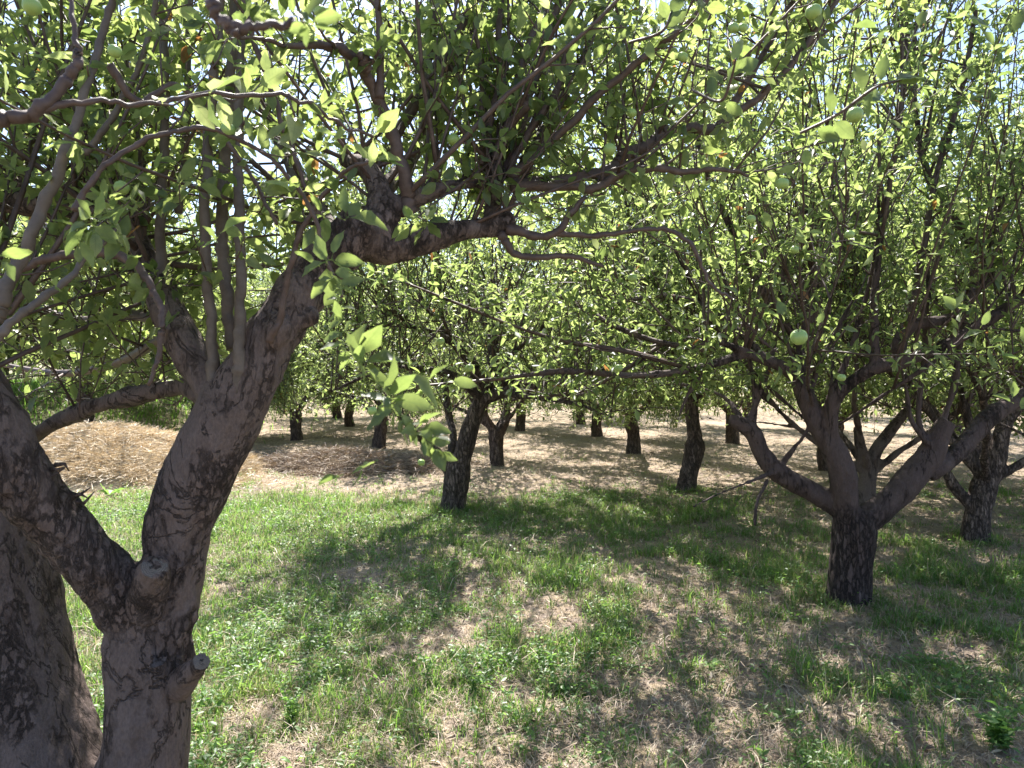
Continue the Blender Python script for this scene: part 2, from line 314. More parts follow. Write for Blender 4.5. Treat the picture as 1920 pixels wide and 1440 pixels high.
# ------------------------------------------------------------------ ground sheet
def green_mask(x, y):
    """how much living grass grows at a place, 0 .. 1"""
    n = fbm(x * 0.9 + 3.1, y * 0.9 + 1.7, 3, 4); n2 = fbm(x * 3.2, y * 3.2, 9, 3)
    g = np.clip((n * 0.5 + n2 * 0.5 - 0.45) * 7.0, 0, 1) * 0.85
    # lush strip to the left of the middle tree
    lush = np.exp(-(((x + 2.5) / 1.9) ** 2 + ((y - 8.2) / 1.9) ** 2))
    lush2 = np.exp(-(((x - 0.9) / 1.5) ** 2 + ((y - 9.0) / 0.7) ** 2)) * 0.8
    lawn = np.exp(-(((x + 4.6) / 1.2) ** 2 + ((y - 7.4) / 1.6) ** 2)) * 1.3
    g = g + 1.25 * lush * (0.45 + n2) + lush2 + lawn
    bare = 1 / (1 + np.exp(-(y - (9.6 + 0.5 * np.sin(x * 1.1) + 3.0 * (fbm(x * 1.1, y * 1.1, 21, 3) - 0.5))) * 2.4))            # dry strip beyond ten metres
    g = g * (1 - 0.93 * bare)
    bank = np.clip((-x - 5.5 - 0.10 * y) / 4.0, 0, 1) * np.clip((y - 12.5) / 4.0, 0, 1)
    g = g + 1.1 * bank
    hole = np.exp(-(((x + 1.15) / 0.55) ** 2 + ((y - 6.0) / 0.8) ** 2)) + np.exp(-(((x - 2.3) / 0.9) ** 2 + ((y - 7.2) / 0.8) ** 2)) + 0.8 * np.exp(-(((x + 0.1) / 0.8) ** 2 + ((y - 3.2) / 0.5) ** 2))
    return np.clip(g * (1 - 0.8 * np.clip(hole, 0, 1)), 0, 1)
def axis_(lo, hi, fine_lo, fine_hi, step):
    a = list(np.arange(fine_lo, fine_hi, step)); s = step; c = fine_hi
    while c < hi: a.append(c); s *= 1.18; c += s
    a.append(hi); s = step; c = fine_lo - step; b = []
    while c > lo: b.append(c); s *= 1.18; c -= s
    b.append(lo); return np.array(b[::-1] + a)
gx = axis_(-900, 900, -9, 9, 0.10); gy = axis_(-40, 1500, 1.0, 20, 0.10)
X, Y = np.meshgrid(gx, gy); Z = ground_z(X, Y) + 0.03 * (fbm(X * 2.5, Y * 2.5, 5, 3) - 0.5) * (Y < 40)
nx = len(gx); I, J = np.meshgrid(np.arange(len(gy) - 1), np.arange(nx - 1), indexing='ij'); k = (I * nx + J).ravel()
gm_ = make_mesh('ground', np.stack([X, Y, Z], -1).reshape(-1, 3), [np.stack([k, k + 1, k + nx + 1, k + nx], -1)], M_GROUND,
                attr={'green': (green_mask(X, Y)).ravel()})
link('ground', gm_, kind='structure')

# ------------------------------------------------------------------ leaves
def leaf_template(kind):
    if kind == 'near': rows = [(0.0, 0.010), (0.18, 0.012), (0.26, 0.10), (0.42, 0.185), (0.58, 0.20), (0.76, 0.145), (0.90, 0.065)]
    elif kind == 'mid': rows = [(0.0, 0.02), (0.38, 0.19), (0.72, 0.155)]
    else: rows = None
    V, Fq, Ft = [], [], []
    if rows:
        for t, w in rows: V += [(t, -w), (t, 0.0), (t, w)]
        n = len(rows); V.append((1.0, 0.0))
        for i in range(n - 1):
            a = i * 3; Fq += [(a, a + 1, a + 4, a + 3), (a + 1, a + 2, a + 5, a + 4)]
        a = (n - 1) * 3; Ft += [(a, a + 1, 3 * n), (a + 1, a + 2, 3 * n)]
    else:
        V = [(0, 0), (0.5, -0.21), (1, 0), (0.5, 0.21)]; Ft = [(0, 2, 1), (0, 3, 2)]
    return np.array(V, float), (np.array(Fq).reshape(-1, 4), np.array(Ft).reshape(-1, 3))
def leaves_mesh(name, pos, axis, nrm, size, rnd, kind, mat, width=1.0):
    T, (fq, ft) = leaf_template(kind); n = len(pos); m = len(T)
    axis = unit(axis); nrm = nrm - (nrm * axis).sum(1, keepdims=True) * axis; nrm = unit(nrm); side = np.cross(axis, nrm)
    t = T[:, 0][None, :]; w = T[:, 1][None, :] * width
    fold = rng.uniform(0.15, 0.75, (n, 1)); curl = rng.normal(0.12, 0.22, (n, 1)); twist = rng.normal(0, 0.25, (n, 1)); wid = rng.uniform(0.8, 1.2, (n, 1))
    w = w * wid
    up = np.abs(w) * fold - curl * t * t + twist * t * w
    wav = 0.035 * np.sin(t * 16 + rng.uniform(0, 6, (n, 1))) * np.sign(w) * (kind == 'near'); up = up + wav
    s = size[:, None]
    v = pos[:, None, :] + (t * s)[..., None] * axis[:, None, :] + (w * s)[..., None] * side[:, None, :] + (up * s)[..., None] * nrm[:, None, :]
    off = (np.arange(n) * m)[:, None, None]; faces = []
    if len(fq): faces.append((off + fq[None]).reshape(-1, 4))
    faces.append((off + ft[None]).reshape(-1, 3))
    at = {'rnd': np.repeat(rnd, m)}
    if kind == 'near': at['across'] = np.tile(np.sign(T[:, 1]), n); at['along'] = np.tile(T[:, 0], n)
    return make_mesh(name, v.reshape(-1, 3), faces, mat, True, at)

# ------------------------------------------------------------------ tree growing
class Grower:
    def __init__(s, seed, size=0.066, zmin=0.9, keep=None):
        s.r = np.random.default_rng(seed); s.size = size; s.zmin = zmin; s.keep = keep
        s.limbs = []; s.twigs = []; s.lp = []; s.la = []; s.ln = []; s.ls = []; s.tips = []
    def shoot(s, p, d, L, r0, up=0.1, wob=0.12, step=0.16, r1=0.0022):
        n = max(3, int(L / step)); q = np.empty((n + 1, 4)); q[0, :3] = p; q[:, 3] = np.linspace(r0, r1, n + 1); d = unit(d)
        for i in range(n):
            d = unit(d + s.r.normal(0, wob, 3) + np.array([0, 0, up])); q[i + 1, :3] = q[i, :3] + d * (L / n)
        return q
    def leaf(s, p, a, n, sz): s.lp.append(p); s.la.append(a); s.ln.append(n); s.ls.append(sz)
    def rosette(s, p, d, k):
        for i in range(k):
            a = unit(d * s.r.uniform(0.1, 0.9) + s.r.normal(0, 0.75, 3) + np.array([0, 0, -0.1]))
            s.leaf(p, a, unit(np.array([0, 0, 1.0]) + s.r.normal(0, 0.45, 3)), s.size * s.r.uniform(0.65, 1.25))
    def foliate(s, q, spacing=0.05, start=0.15, big=1.0):
        c = q[:, :3]; seg = np.linalg.norm(np.diff(c, axis=0), axis=1); cum = np.concatenate([[0], np.cumsum(seg)]); L = cum[-1]
        x = start * L + s.r.uniform(0, spacing)
        while x < L:
            i = min(np.searchsorted(cum, x) - 1, len(seg) - 1); i = max(i, 0); f = (x - cum[i]) / seg[i]
            p = c[i] * (1 - f) + c[i + 1] * f; t = (c[i + 1] - c[i]) / seg[i]
            a = unit(t * 0.5 + s.r.normal(0, 0.7, 3) + np.array([0, 0, -0.05]))
            s.leaf(p, a, unit(np.array([0, 0, 0.9]) + s.r.normal(0, 0.5, 3)), s.size * big * s.r.uniform(0.6, 1.25))
            x += spacing * s.r.uniform(0.6, 1.5)
    def dress(s, q, twig_gap=0.12, twig_len=(0.07, 0.40), start=0.12, leafgap=0.045, spur=0.5, droop=0.0):
        """side twigs, spurs and leaves along a shoot"""
        s.twigs.append(q)
        c = q[:, :3]; seg = np.linalg.norm(np.diff(c, axis=0), axis=1); cum = np.concatenate([[0], np.cumsum(seg)]); L = cum[-1]
        x = start * L + s.r.uniform(0, twig_gap)
        while x < L:
            i = max(min(np.searchsorted(cum, x) - 1, len(seg) - 1), 0); f = (x - cum[i]) / seg[i]
            p = c[i] * (1 - f) + c[i + 1] * f; t = (c[i + 1] - c[i]) / seg[i]
            o = unit(np.cross(t, s.r.normal(0, 1, 3)))
            if s.r.random() < spur:
                l = s.r.uniform(0.015, 0.06); e = p + unit(o + 0.4 * t) * l
                s.twigs.append(np.array([[*p, 0.0025], [*e, 0.0022]])); s.rosette(e, o, int(s.r.integers(3, 7)))
            else:
                l = s.r.uniform(*twig_len) * (1.15 - 0.6 * x / L)
                w = s.shoot(p, o * 0.9 + t * 0.7, l, max(0.0022, 0.45 * q[i, 3]), 0.12 - droop, 0.22, 0.06, 0.0016)
                s.twigs.append(w); s.foliate(w, leafgap, 0.15); s.rosette(w[-1, :3], unit(w[-1, :3] - w[-2, :3]), int(s.r.integers(2, 5)))
            x += twig_gap * s.r.uniform(0.5, 1.6)
        s.foliate(q[int(len(q) * 0.45):], leafgap * 1.3, 0.0); s.rosette(c[-1], unit(c[-1] - c[-2]), 4)
    def sprouts(s, limb, n, L=(0.8, 1.8), r0=0.009, out=None, upright=1.0, spread=0.35, t0=0.25, droop=0.0, kw=None):
        """n shoots rising from a limb polyline (after catmull)"""
        c = limb[:, :3]
        for _ in range(n):
            t = t0 + (1 - t0) * s.r.random(); i = min(int(t * (len(c) - 1)), len(c) - 2); p = c[i] + (c[i + 1] - c[i]) * s.r.random()
            d = np.array([0, 0, upright]) + s.r.normal(0, spread, 3)
            if out is not None: d = d + out * s.r.uniform(0, 0.7)
            l = s.r.uniform(*L)
            q = s.shoot(p, d, l, min(r0 * s.r.uniform(0.6, 1.2) * (0.6 + 0.4 * l), limb[i, 3] * 0.7), 0.05 - droop, 0.07, 0.16)
            s.dress(q, **(kw or {}))
    def crown_meshes(s, kind, cull=None):
        lp = np.array(s.lp); la = np.array(s.la); ln = np.array(s.ln); ls = np.array(s.ls)
        ok = lp[:, 2] > s.zmin + 0.25 * s.r.random(len(lp))
        if s.keep is not None: ok &= s.keep(lp)
        lp, la, ln, ls = lp[ok], la[ok], ln[ok], ls[ok]
        rnd = np.clip(s.r.beta(2.2, 2.2, len(lp)) * 0.97, 0, 0.972); dry = s.r.random(len(lp)) < 0.006; rnd[dry] = s.r.uniform(0.985, 1, dry.sum())
        tw = [q for q in s.twigs if q[:, 2].min() > s.zmin - 0.08 and (s.keep is None or s.keep(q[:, :3]).all())]
        return leaves_mesh('crown', lp, la, ln, ls, rnd, kind, M_LEAF_NEAR if kind == 'near' else M_LEAF), tw, len(lp)

def px_limb(pts, sub=5):
    """control points (u, v, depth, radius in photo pixels) -> polyline in metres"""
    return catmull([[*P(u, v, d), r * d / F_PX] for u, v, d, r in pts], sub)

def wood_mesh(name, polys, mat, voxel=0.008, smooth=4, amp=0.006, ridge=0.0, sides=14, seed=0, rough=()):
    """limbs fused into one skin, then roughened like old bark"""
    V, F = tubes(polys, sides)
    me = make_mesh(name + '_raw', V, F, mat); o = bpy.data.objects.new('raw', me); COL.objects.link(o)
    md = o.modifiers.new('r', 'REMESH'); md.mode = 'VOXEL'; md.voxel_size = voxel
    ms = o.modifiers.new('s', 'SMOOTH'); ms.factor = 0.5; ms.iterations = smooth
    dg = bpy.context.evaluated_depsgraph_get(); dg.update()
    nm = bpy.data.meshes.new_from_object(o.evaluated_get(dg)); bpy.data.objects.remove(o); nm.name = name
    n = len(nm.vertices); co = np.empty(n * 3, np.float32); nm.vertices.foreach_get('co', co); co = co.reshape(-1, 3)
    no = np.empty(n * 3, np.float32); nm.vertices.foreach_get('normal', no); no = no.reshape(-1, 3)
    h = np.empty(n); sv = Vector((seed * 3.7, seed * 1.9, 0))
    for i in range(n):
        x, y, z = co[i]
        a = mnoise.noise(Vector((x * 6, y * 6, z * 4)) + sv)
        b = mnoise.noise(Vector((x * 24, y * 24, z * 13)) + sv)
        c = mnoise.noise(Vector((x * 60, y * 60, z * 30)) + sv)
        rd = abs(mnoise.noise(Vector((x * 16, y * 16, z * 4.5)) + sv))
        plate = max(0.0, a) * 1.6
        h[i] = 1.6 * a + (0.5 + plate) * b + (0.3 + plate) * 0.6 * c - ridge * (0.5 - min(0.5, rd * 2.2))
    mult = np.ones(n)
    for c_, r_ in rough: mult += 1.1 * np.clip(1.6 - np.linalg.norm(co - np.asarray(c_), axis=1) / (r_ + 0.03), 0, 1)
    h = h * np.minimum(mult, 2.2)
    co += no * (h * amp)[:, None]
    nm.vertices.foreach_set('co', np.ascontiguousarray(co, dtype=np.float32).ravel())
    nm.polygons.foreach_set('use_smooth', np.ones(len(nm.polygons), bool)); nm.update()
    if not nm.materials: nm.materials.append(mat)
    return nm

# apples: one small fruit shape, shared
def apple_mesh():
    V = []; nseg, nr = 14, 10
    for i in range(1, nr):
        th = math.pi * i / nr
        for j in range(nseg):
            ph = 2 * math.pi * j / nseg; r = math.sin(th) * (1 + 0.03 * math.cos(5 * ph) * (th > 2))
            z = math.cos(th); z -= 0.28 * math.exp(-(th / 0.35) ** 2); z += 0.18 * math.exp(-((math.pi - th) / 0.3) ** 2)
            V.append((r * math.cos(ph), r * math.sin(ph), z * 0.94))
    V.append((0, 0, 0.68)); V.append((0, 0, -0.80)); n0 = len(V)
    Q = [(i * nseg + j, i * nseg + (j + 1) % nseg, (i + 1) * nseg + (j + 1) % nseg, (i + 1) * nseg + j) for i in range(nr - 2) for j in range(nseg)]
    T = [(n0 - 2, (j + 1) % nseg, j) for j in range(nseg)] + [(n0 - 1, (nr - 2) * nseg + j, (nr - 2) * nseg + (j + 1) % nseg) for j in range(nseg)]
    return make_mesh('apple', np.array(V), [np.array(Q)[:, ::-1], np.array(T)[:, ::-1]], M_APPLE)
ME_APPLE = apple_mesh()
ME_STALK = make_mesh('stalk', *tubes([np.array([[0, 0, 0.6, 0.05], [0.1, 0, 1.1, 0.05], [0.15, 0.05, 1.7, 0.07]])], 5), M_TWIG)
apple_count = [0]
def add_apple(root, p, r=0.021):
    a = link('apple', ME_APPLE, root, p); a.scale = (r, r, r); a.rotation_euler = (random.uniform(-.4, .4), random.uniform(-.4, .4), random.uniform(0, 6))
    link('stalk', ME_STALK, a); apple_count[0] += 1
def tree_root(base, label, group='apple trees of the orchard'):
    o = bpy.data.objects.new('apple_tree', None); COL.objects.link(o); o.empty_display_size = 0.3
    o.location = [float(c) for c in base]; o['label'] = label; o['category'] = 'tree'; o['group'] = group
    return o
def shift(me, b):
    me.transform(__import__('mathutils').Matrix.Translation((-float(b[0]), -float(b[1]), -float(b[2])))); return me

ALL_LEAVES = [0]
def finish_tree(g, root, base, trunk_polys, kind, mat, voxel=0.012, amp=0.008, ridge=0.8, nap=0, seed=0, smooth=4, twig_sides=4, apples=(), reach=None):
    link('trunk', shift(wood_mesh('trunk', trunk_polys, mat, voxel, smooth, amp, ridge, 14, seed), base), root)
    cm, tw, n = g.crown_meshes(kind); ALL_LEAVES[0] += n
    link('crown', shift(cm, base), root)
    V, F = tubes(tw, twig_sides); link('twigs', shift(make_mesh('twigs', V, F, M_TWIG), base), root)
    for (u, v, d, r) in apples: add_apple(root, P(u, v, d) - base, r * d / F_PX)
    if nap:
        lp = np.array(g.lp); ok = lp[:, 2] > g.zmin + 0.2
        if g.keep is not None: ok &= g.keep(lp)
        lp = lp[ok]
        for i in g.r.integers(0, len(lp), nap): add_apple(root, lp[i] - base + np.array([0, 0, -0.05]), g.r.uniform(0.017, 0.024))

def scaffold(g, top, r, n, R, H, az0=0.0, lift=0.6, skip=None):
    """main limbs spreading from the head of a trunk at 'top'; returns polylines"""
    out = []
    for i in range(n):
        az = az0 + 2 * math.pi * i / n + g.r.normal(0, 0.25); dv = np.array([math.cos(az), math.sin(az), 0])
        if skip is not None and skip(dv): continue
        p = top.copy() - np.array([0, 0, 0.06]); pts = [[*p, r * 0.8]]; d = unit(dv * 0.8 + np.array([0, 0, lift])); L = R * g.r.uniform(0.65, 0.9); k = 5
        for j in range(k):
            d = unit(d + g.r.normal(0, 0.17, 3) + np.array([0, 0, 0.09])); p = p + d * L / k * 1.2; pts.append([*p, r * (0.62 - 0.09 * j)])
        q = catmull(pts, 4); out.append(q)
        for s_ in range(3):
            j = int(len(q) * g.r.uniform(0.35, 0.95)) - 1; d2 = unit(dv * 0.9 + g.r.normal(0, 0.5, 3) + np.array([0, 0, 0.25]))
            w = g.shoot(q[j, :3], d2, R * g.r.uniform(0.35, 0.6), q[j, 3] * 0.6, 0.05, 0.18, 0.18, 0.008); out.append(w)
    return out
def fill_crown(g, limbs, centre, R, H, per=7, hang=2, L=(0.9, 2.5), kw=None, down=0.0):
    for q in limbs:
        o = q[-1, :3] - centre; o[2] = 0; o = unit(o) if np.linalg.norm(o) > 0.1 else None
        g.sprouts(q, per, L, 0.010, o, 1.0, 0.38, 0.2, 0.0, kw)
        g.sprouts(q, hang, (0.6, 1.4), 0.007, o, 0.25 - down, 0.6, 0.4, 0.085 + 0.12 * down, kw)     # side shoots that bend down at the rim

exec_time = []
# ================================================================== 1. the foreground tree
D = 2.3
FB = np.array([*P(150, 1660, D)[:2], 0.0])
w1 = [
    [(185, 1700, D, 125), (215, 1600, D, 105), (255, 1500, D, 88), (278, 1400, D, 78), (277, 1300, D, 76), (278, 1200, D, 74), (300, 1130, D, 66), (325, 1050, D, 58), (335, 985, D, 60),
     (368, 900, D, 66), (412, 810, D, 65), (442, 745, D, 62), (480, 680, D, 50), (525, 600, 2.34, 49), (580, 525, 2.38, 46), (640, 470, 2.42, 48), (690, 430, 2.45, 46)],
    [(315, 1030, D - .01, 40), (322, 975, D - .01, 48), (345, 930, D, 40)],
    [(690, 455, 2.45, 38), (740, 462, 2.48, 31), (800, 448, 2.52, 27), (870, 430, 2.58, 23), (930, 424, 2.62, 20), (962, 415, 2.62, 14)],
    [(925, 430, 2.62, 17), (918, 385, 2.64, 15), (930, 330, 2.66, 17), (925, 290, 2.68, 11)],
    [(700, 440, 2.45, 34), (715, 380, 2.47, 26), (690, 320, 2.5, 20), (645, 300, 2.55, 13)],
    [(700, 410, 2.45, 26), (770, 375, 2.5, 16), (855, 350, 2.58, 14), (925, 343, 2.64, 15)],
    # left stem of the fork
    [(430, 770, D, 48), (398, 728, 2.32, 38), (362, 670, 2.36, 36), (330, 608, 2.4, 33), (300, 545, 2.46, 24), (278, 490, 2.5, 20), (250, 440, 2.55, 19), (200, 400, 2.6, 20), (110, 385, 2.66, 20), (0, 378, 2.7, 22), (-120, 350, 2.75, 20)],
    # rough limb leaning out to the left
    [(275, 1180, D, 62), (228, 1110, 2.26, 58), (160, 1040, 2.2, 52), (88, 958, 2.14, 56), (28, 880, 2.08, 60), (-22, 790, 2.05, 58), (-60, 700, 2.05, 50), (-80, 600, 2.1, 42)],
    # big left trunk
    [(185, 1700, D + .02, 125), (110, 1560, 2.38, 120), (72, 1440, 2.42, 112), (40, 1300, 2.46, 104), (12, 1150, 2.5, 96), (-12, 1000, 2.52, 88), (-50, 860, 2.55, 78), (-95, 700, 2.6, 60), (-130, 520, 2.6, 45)],
    [(400, 745, 2.36, 26), (345, 725, 2.5, 19), (250, 742, 2.62, 17), (180, 762, 2.7, 16), (110, 790, 2.78, 17), (40, 830, 2.85, 18)],
    # knots and swellings
    [(505, 650, 2.28, 20), (520, 620, 2.26, 26), (520, 590, 2.28, 18)],
    [(560, 600, 2.32, 22), (590, 590, 2.32, 12)],
    [(296, 1250, 2.17, 20), (294, 1238, 2.165, 22)],
]
F_TRUNK = [px_limb(l, 5) for l in w1]
g = Grower(5, 0.070, 1.53, keep=lambda p: (p[:, 1] > 1.25) & ~((p[:, 0] > -0.95) & (p[:, 0] < 0.4) & (p[:, 2] < 1.86 + 0.25 * (p[:, 0] + 0.9)) & (p[:, 1] < 5)) & ~((p[:, 0] > 0.15) & (p[:, 2] < 1.98) & (p[:, 1] < 5)))
root = tree_root(FB, 'big gnarled apple tree close in front with two leaning stems joined at the base')
F_ROOT = root
link('trunk', shift(wood_mesh('trunk', F_TRUNK, M_BARK, 0.006, 5, 0.0075, 0.7, 20, 3, ROUGH), FB), root)
# cut stumps
def stump(p0, p1, r0, r1, root, base, seed, n=9):
    q = catmull([[*p0, r0], [*((p0 * 0.5 + p1 * 0.5)), (r0 + r1) / 2 * 0.95], [*p1, r1]], n)
    me = wood_mesh('stump', [q], M_BARK, 0.004, 2, 0.007, 0.8, 16, seed)
    o = link('stump', shift(me, base), root)
    d = unit(p1 - p0); a = unit(np.cross(d, [0.3, 1, 0.2])); b = np.cross(d, a); V = [p1 + d * 0.004]; T = []
    rr = np.random.default_rng(seed); m = 22
    for k_, s_ in enumerate((0.55, 0.95)):
        for j in range(m):
            t = 2 * math.pi * j / m; V.append(p1 + d * (0.004 - 0.006 * k_ + rr.normal(0, 0.0012)) + (a * math.cos(t) + b * math.sin(t)) * r1 * s_ * (1 + rr.normal(0, 0.04)))
    T = [(0, 1 + j, 1 + (j + 1) % m) for j in range(m)]; Q = [(1 + j, 1 + m + j, 1 + m + (j + 1) % m, 1 + (j + 1) % m) for j in range(m)]
    c = link('cut_face', shift(make_mesh('cut_face', np.array(V), [np.array(T), np.array(Q)], M_CUT, attr={'rnd': np.array([0.0] + [0.55] * m + [0.95] * m)}), base), o)
stump(P(272, 1135, 2.24), P(290, 1062, 2.13), 42 * 2.2 / F_PX, 25 * 2.2 / F_PX, root, FB, 5)
stump(P(335, 1285, 2.26), P(378, 1240, 2.14), 32 * 2.2 / F_PX, 16 * 2.2 / F_PX, root, FB, 8)
# peeling slivers where a branch broke off
sl = []
rr = np.random.default_rng(4)
for (u, v) in [(150, 935), (158, 940), (145, 925), (110, 880), (118, 872), (98, 890)]:
    p = P(u - 14, v, 2.1); sl.append(np.array([[*p, 0.007], [*(p + np.array([0.03, -0.01, 0.006]) + rr.normal(0, 0.006, 3)), 0.005], [*(p + np.array([0.05, -0.01, 0.008]) + rr.normal(0, 0.012, 3)), 0.0015]]))
link('splinters', shift(make_mesh('splinters', *tubes(sl, 5), M_BARK), FB), root)
# straight water shoots and other bare thin branches, each its own part
shoots = [
    [(404, 735, 2.28, 13), (397, 640, 2.27, 10), (388, 500, 2.25, 9.5), (386, 380, 2.24, 9), (396, 220, 2.22, 8.5), (410, 60, 2.2, 7), (420, -80, 2.2, 6)],
    [(437, 655, 2.36, 10), (426, 560, 2.35, 11), (416, 430, 2.34, 11), (424, 260, 2.32, 10), (436, 100, 2.3, 9), (444, -80, 2.3, 7)],
    [(440, 800, 2.31, 11), (446, 745, 2.235, 11.5), (450, 660, 2.22, 11), (450, 540, 2.22, 9.5), (448, 380, 2.22, 9), (447, 250, 2.22, 8.5), (452, 100, 2.22, 7), (460, -80, 2.22, 5)],
    [(300, 560, 2.46, 10), (302, 450, 2.45, 9), (308, 300, 2.44, 8.5), (308, 150, 2.42, 8), (302, -60, 2.4, 7)],
    [(335, 400, 2.6, 6), (345, 300, 2.6, 7), (352, 150, 2.6, 6), (360, -60, 2.6, 5)],
    [(-10, 600, 1.75, 14), (12, 545, 1.76, 13), (55, 450, 1.78, 11), (98, 345, 1.8, 10), (150, 200, 1.82, 8), (196, 60, 1.85, 7), (220, -50, 1.85, 6)],
    [(-20, 640, 1.6, 8), (30, 600, 1.62, 7.5), (90, 552, 1.66, 7), (150, 498, 1.7, 5.5), (215, 430, 1.75, 4)],
    [(160, 290, 2.2, 6), (215, 215, 2.2, 6), (262, 120, 2.2, 5.5), (290, 20, 2.2, 5), (300, -60, 2.2, 4)],
    [(768, 400, 2.48, 15), (757, 321, 2.44, 12), (728, 237, 2.4, 11.5), (697, 160, 2.36, 10.5), (655, 100, 2.3, 10), (600, 84, 2.22, 8), (540, 88, 2.1, 5), (480, 70, 2.0, 3.5), (400, 80, 1.9, 2)],
    [(712, 185, 2.36, 8), (713, 73, 2.34, 6.5), (704, -60, 2.32, 6)],
    [(690, 135, 2.3, 9), (682, 112, 2.28, 12), (676, 104, 2.27, 9)],
    [(925, 300, 2.68, 8), (917, 237, 2.68, 7), (936, 150, 2.68, 6.5), (936, 60, 2.68, 6), (942, -60, 2.7, 5)],
    [(903, 310, 2.64, 5), (903, 182, 2.64, 4.5), (893, 60, 2.62, 3.5), (880, -40, 2.6, 3)],
    [(930, 290, 2.68, 9), (950, 230, 2.7, 8), (983, 109, 2.74, 7.5), (1030, 0, 2.78, 6.5), (1050, -60, 2.8, 6)],
    [(950, 330, 2.68, 9), (968, 262, 2.72, 9), (997, 164, 2.76, 8), (1034, 55, 2.82, 7.5), (1056, -50, 2.86, 6)],
    [(960, 340, 2.7, 8), (1000, 270, 2.76, 8), (1050, 190, 2.82, 7.5), (1103, 84, 2.88, 7), (1140, -40, 2.92, 6)],
    [(925, 300, 2.66, 8), (950, 245, 2.64, 8), (985, 195, 2.62, 9), (992, 184, 2.62, 8)],
    [(955, 320, 2.66, 6), (990, 251, 2.66, 7), (1037, 182, 2.64, 7), (1054, 140, 2.64, 5), (1062, 90, 2.62, 4)],
    [(960, 335, 2.64, 9), (1037, 262, 2.6, 7.5), (1110, 190, 2.56, 7), (1201, 113, 2.5, 6.5), (1293, 40, 2.45, 5.5), (1350, -30, 2.4, 5)],
    [(745, 250, 2.7, 8), (804, 146, 2.75, 8), (855, 66, 2.8, 8), (910, -40, 2.85, 7)],
    [(770, 290, 2.8, 7), (833, 153, 2.85, 7), (884, 60, 2.9, 7), (930, -50, 2.95, 6)],
    [(700, 320, 2.6, 7), (742, 260, 2.66, 7), (790, 170, 2.74, 7.5), (812, 60, 2.8, 7), (822, -50, 2.85, 6)],
    [(600, 400, 2.2, 3), (560, 320, 2.18, 4), (520, 200, 2.16, 4.5), (470, 60, 2.12, 5), (450, -30, 2.1, 4)],
    [(955, 345, 2.64, 12), (1019, 343, 2.66, 11), (1067, 335, 2.68, 10), (1147, 316, 2.72, 11), (1168, 292, 2.73, 11), (1220, 270, 2.75, 10), (1249, 248, 2.76, 10), (1300, 241, 2.78, 9.5), (1345, 238, 2.8, 9), (1378, 190, 2.8, 7), (1440, 86, 2.82, 5.5), (1505, -30, 2.85, 4.5)],
    [(1345, 240, 2.8, 7), (1395, 202, 2.78, 7), (1455, 154, 2.76, 6), (1519, 71, 2.74, 5.5), (1590, -30, 2.7, 4)],
    [(960, 350, 2.62, 10), (1067, 350, 2.6, 8), (1110, 354, 2.6, 8), (1161, 328, 2.6, 8), (1201, 315, 2.6, 7), (1274, 321, 2.62, 6), (1350, 318, 2.64, 4), (1400, 330, 2.66, 3)],
    [(950, 430, 2.6, 9), (1030, 441, 2.58, 7), (1074, 397, 2.56, 6), (1095, 370, 2.55, 4)],
    [(1040, 438, 2.58, 5), (1129, 440, 2.56, 5), (1190, 432, 2.54, 4), (1249, 429, 2.52, 4), (1294, 457, 2.5, 4), (1316, 499, 2.5, 3.5), (1339, 540, 2.5, 3), (1372, 560, 2.5, 2.5)],
    [(940, 440, 2.6, 8), (972, 478, 2.6, 6), (1067, 481, 2.62, 5), (1130, 500, 2.64, 3)],
    [(-20, 228, 1.2, 14), (66, 208, 1.2, 11), (128, 146, 1.22, 10), (146, 106, 1.22, 8), (139, 73, 1.22, 5), (124, -20, 1.24, 4)],
    [(66, 208, 1.2, 7), (175, 190, 1.25, 5), (255, 197, 1.3, 4.5), (365, 179, 1.36, 4.5), (510, 177, 1.42, 4), (583, 197, 1.46, 3.5), (640, 232, 1.5, 3), (700, 256, 1.55, 2.5)],
    [(139, 394, 1.6, 5), (182, 328, 1.62, 5), (255, 270, 1.66, 5), (350, 242, 1.7, 4.5), (430, 252, 1.74, 4.5), (529, 317, 1.78, 4), (583, 394, 1.8, 4), (612, 485, 1.82, 3.5), (640, 560, 1.82, 3)],
    [(20, 505, 1.9, 7), (115, 480, 1.9, 8), (191, 472, 1.9, 9), (250, 492, 1.9, 8), (285, 545, 1.88, 6.5), (304, 600, 1.86, 6), (297, 660, 1.86, 5), (282, 722, 1.86, 3.5)],
    [(505, 640, 2.15, 7), (525, 590, 2.13, 6), (545, 500, 2.1, 5.5), (572, 420, 2.08, 5), (640, 330, 2.04, 4), (700, 300, 2.0, 3)],
    [(395, 0, 0.72, 9), (405, 22, 0.72, 8), (432, 52, 0.72, 9), (470, 55, 0.72, 8), (535, 48, 0.74, 6), (575, 40, 0.74, 4)],
    [(432, 52, 0.72, 6), (448, 78, 0.71, 4)],
    [(205, 120, 1.9, 7), (260, 190, 1.95, 6), (330, 160, 2.0, 5), (400, 230, 2.05, 4), (470, 330, 2.1, 4), (520, 420, 2.1, 3)],
    [(470, 300, 2.7, 4), (520, 350, 2.7, 5), (560, 420, 2.7, 5), (575, 500, 2.6, 6)],
]
hero_polys = [px_limb(s_, 12) for s_ in shoots]
for q in hero_polys:                      # a collar at the foot and a swelling at every bud
    cum = np.concatenate([[0], np.cumsum(np.linalg.norm(np.diff(q[:, :3], axis=0), axis=1))])
    q[:, 3] *= 1 + 0.30 * np.exp(-cum / 0.03) + 0.16 * np.exp(-((cum % 0.057 - 0.03) / 0.007) ** 2)
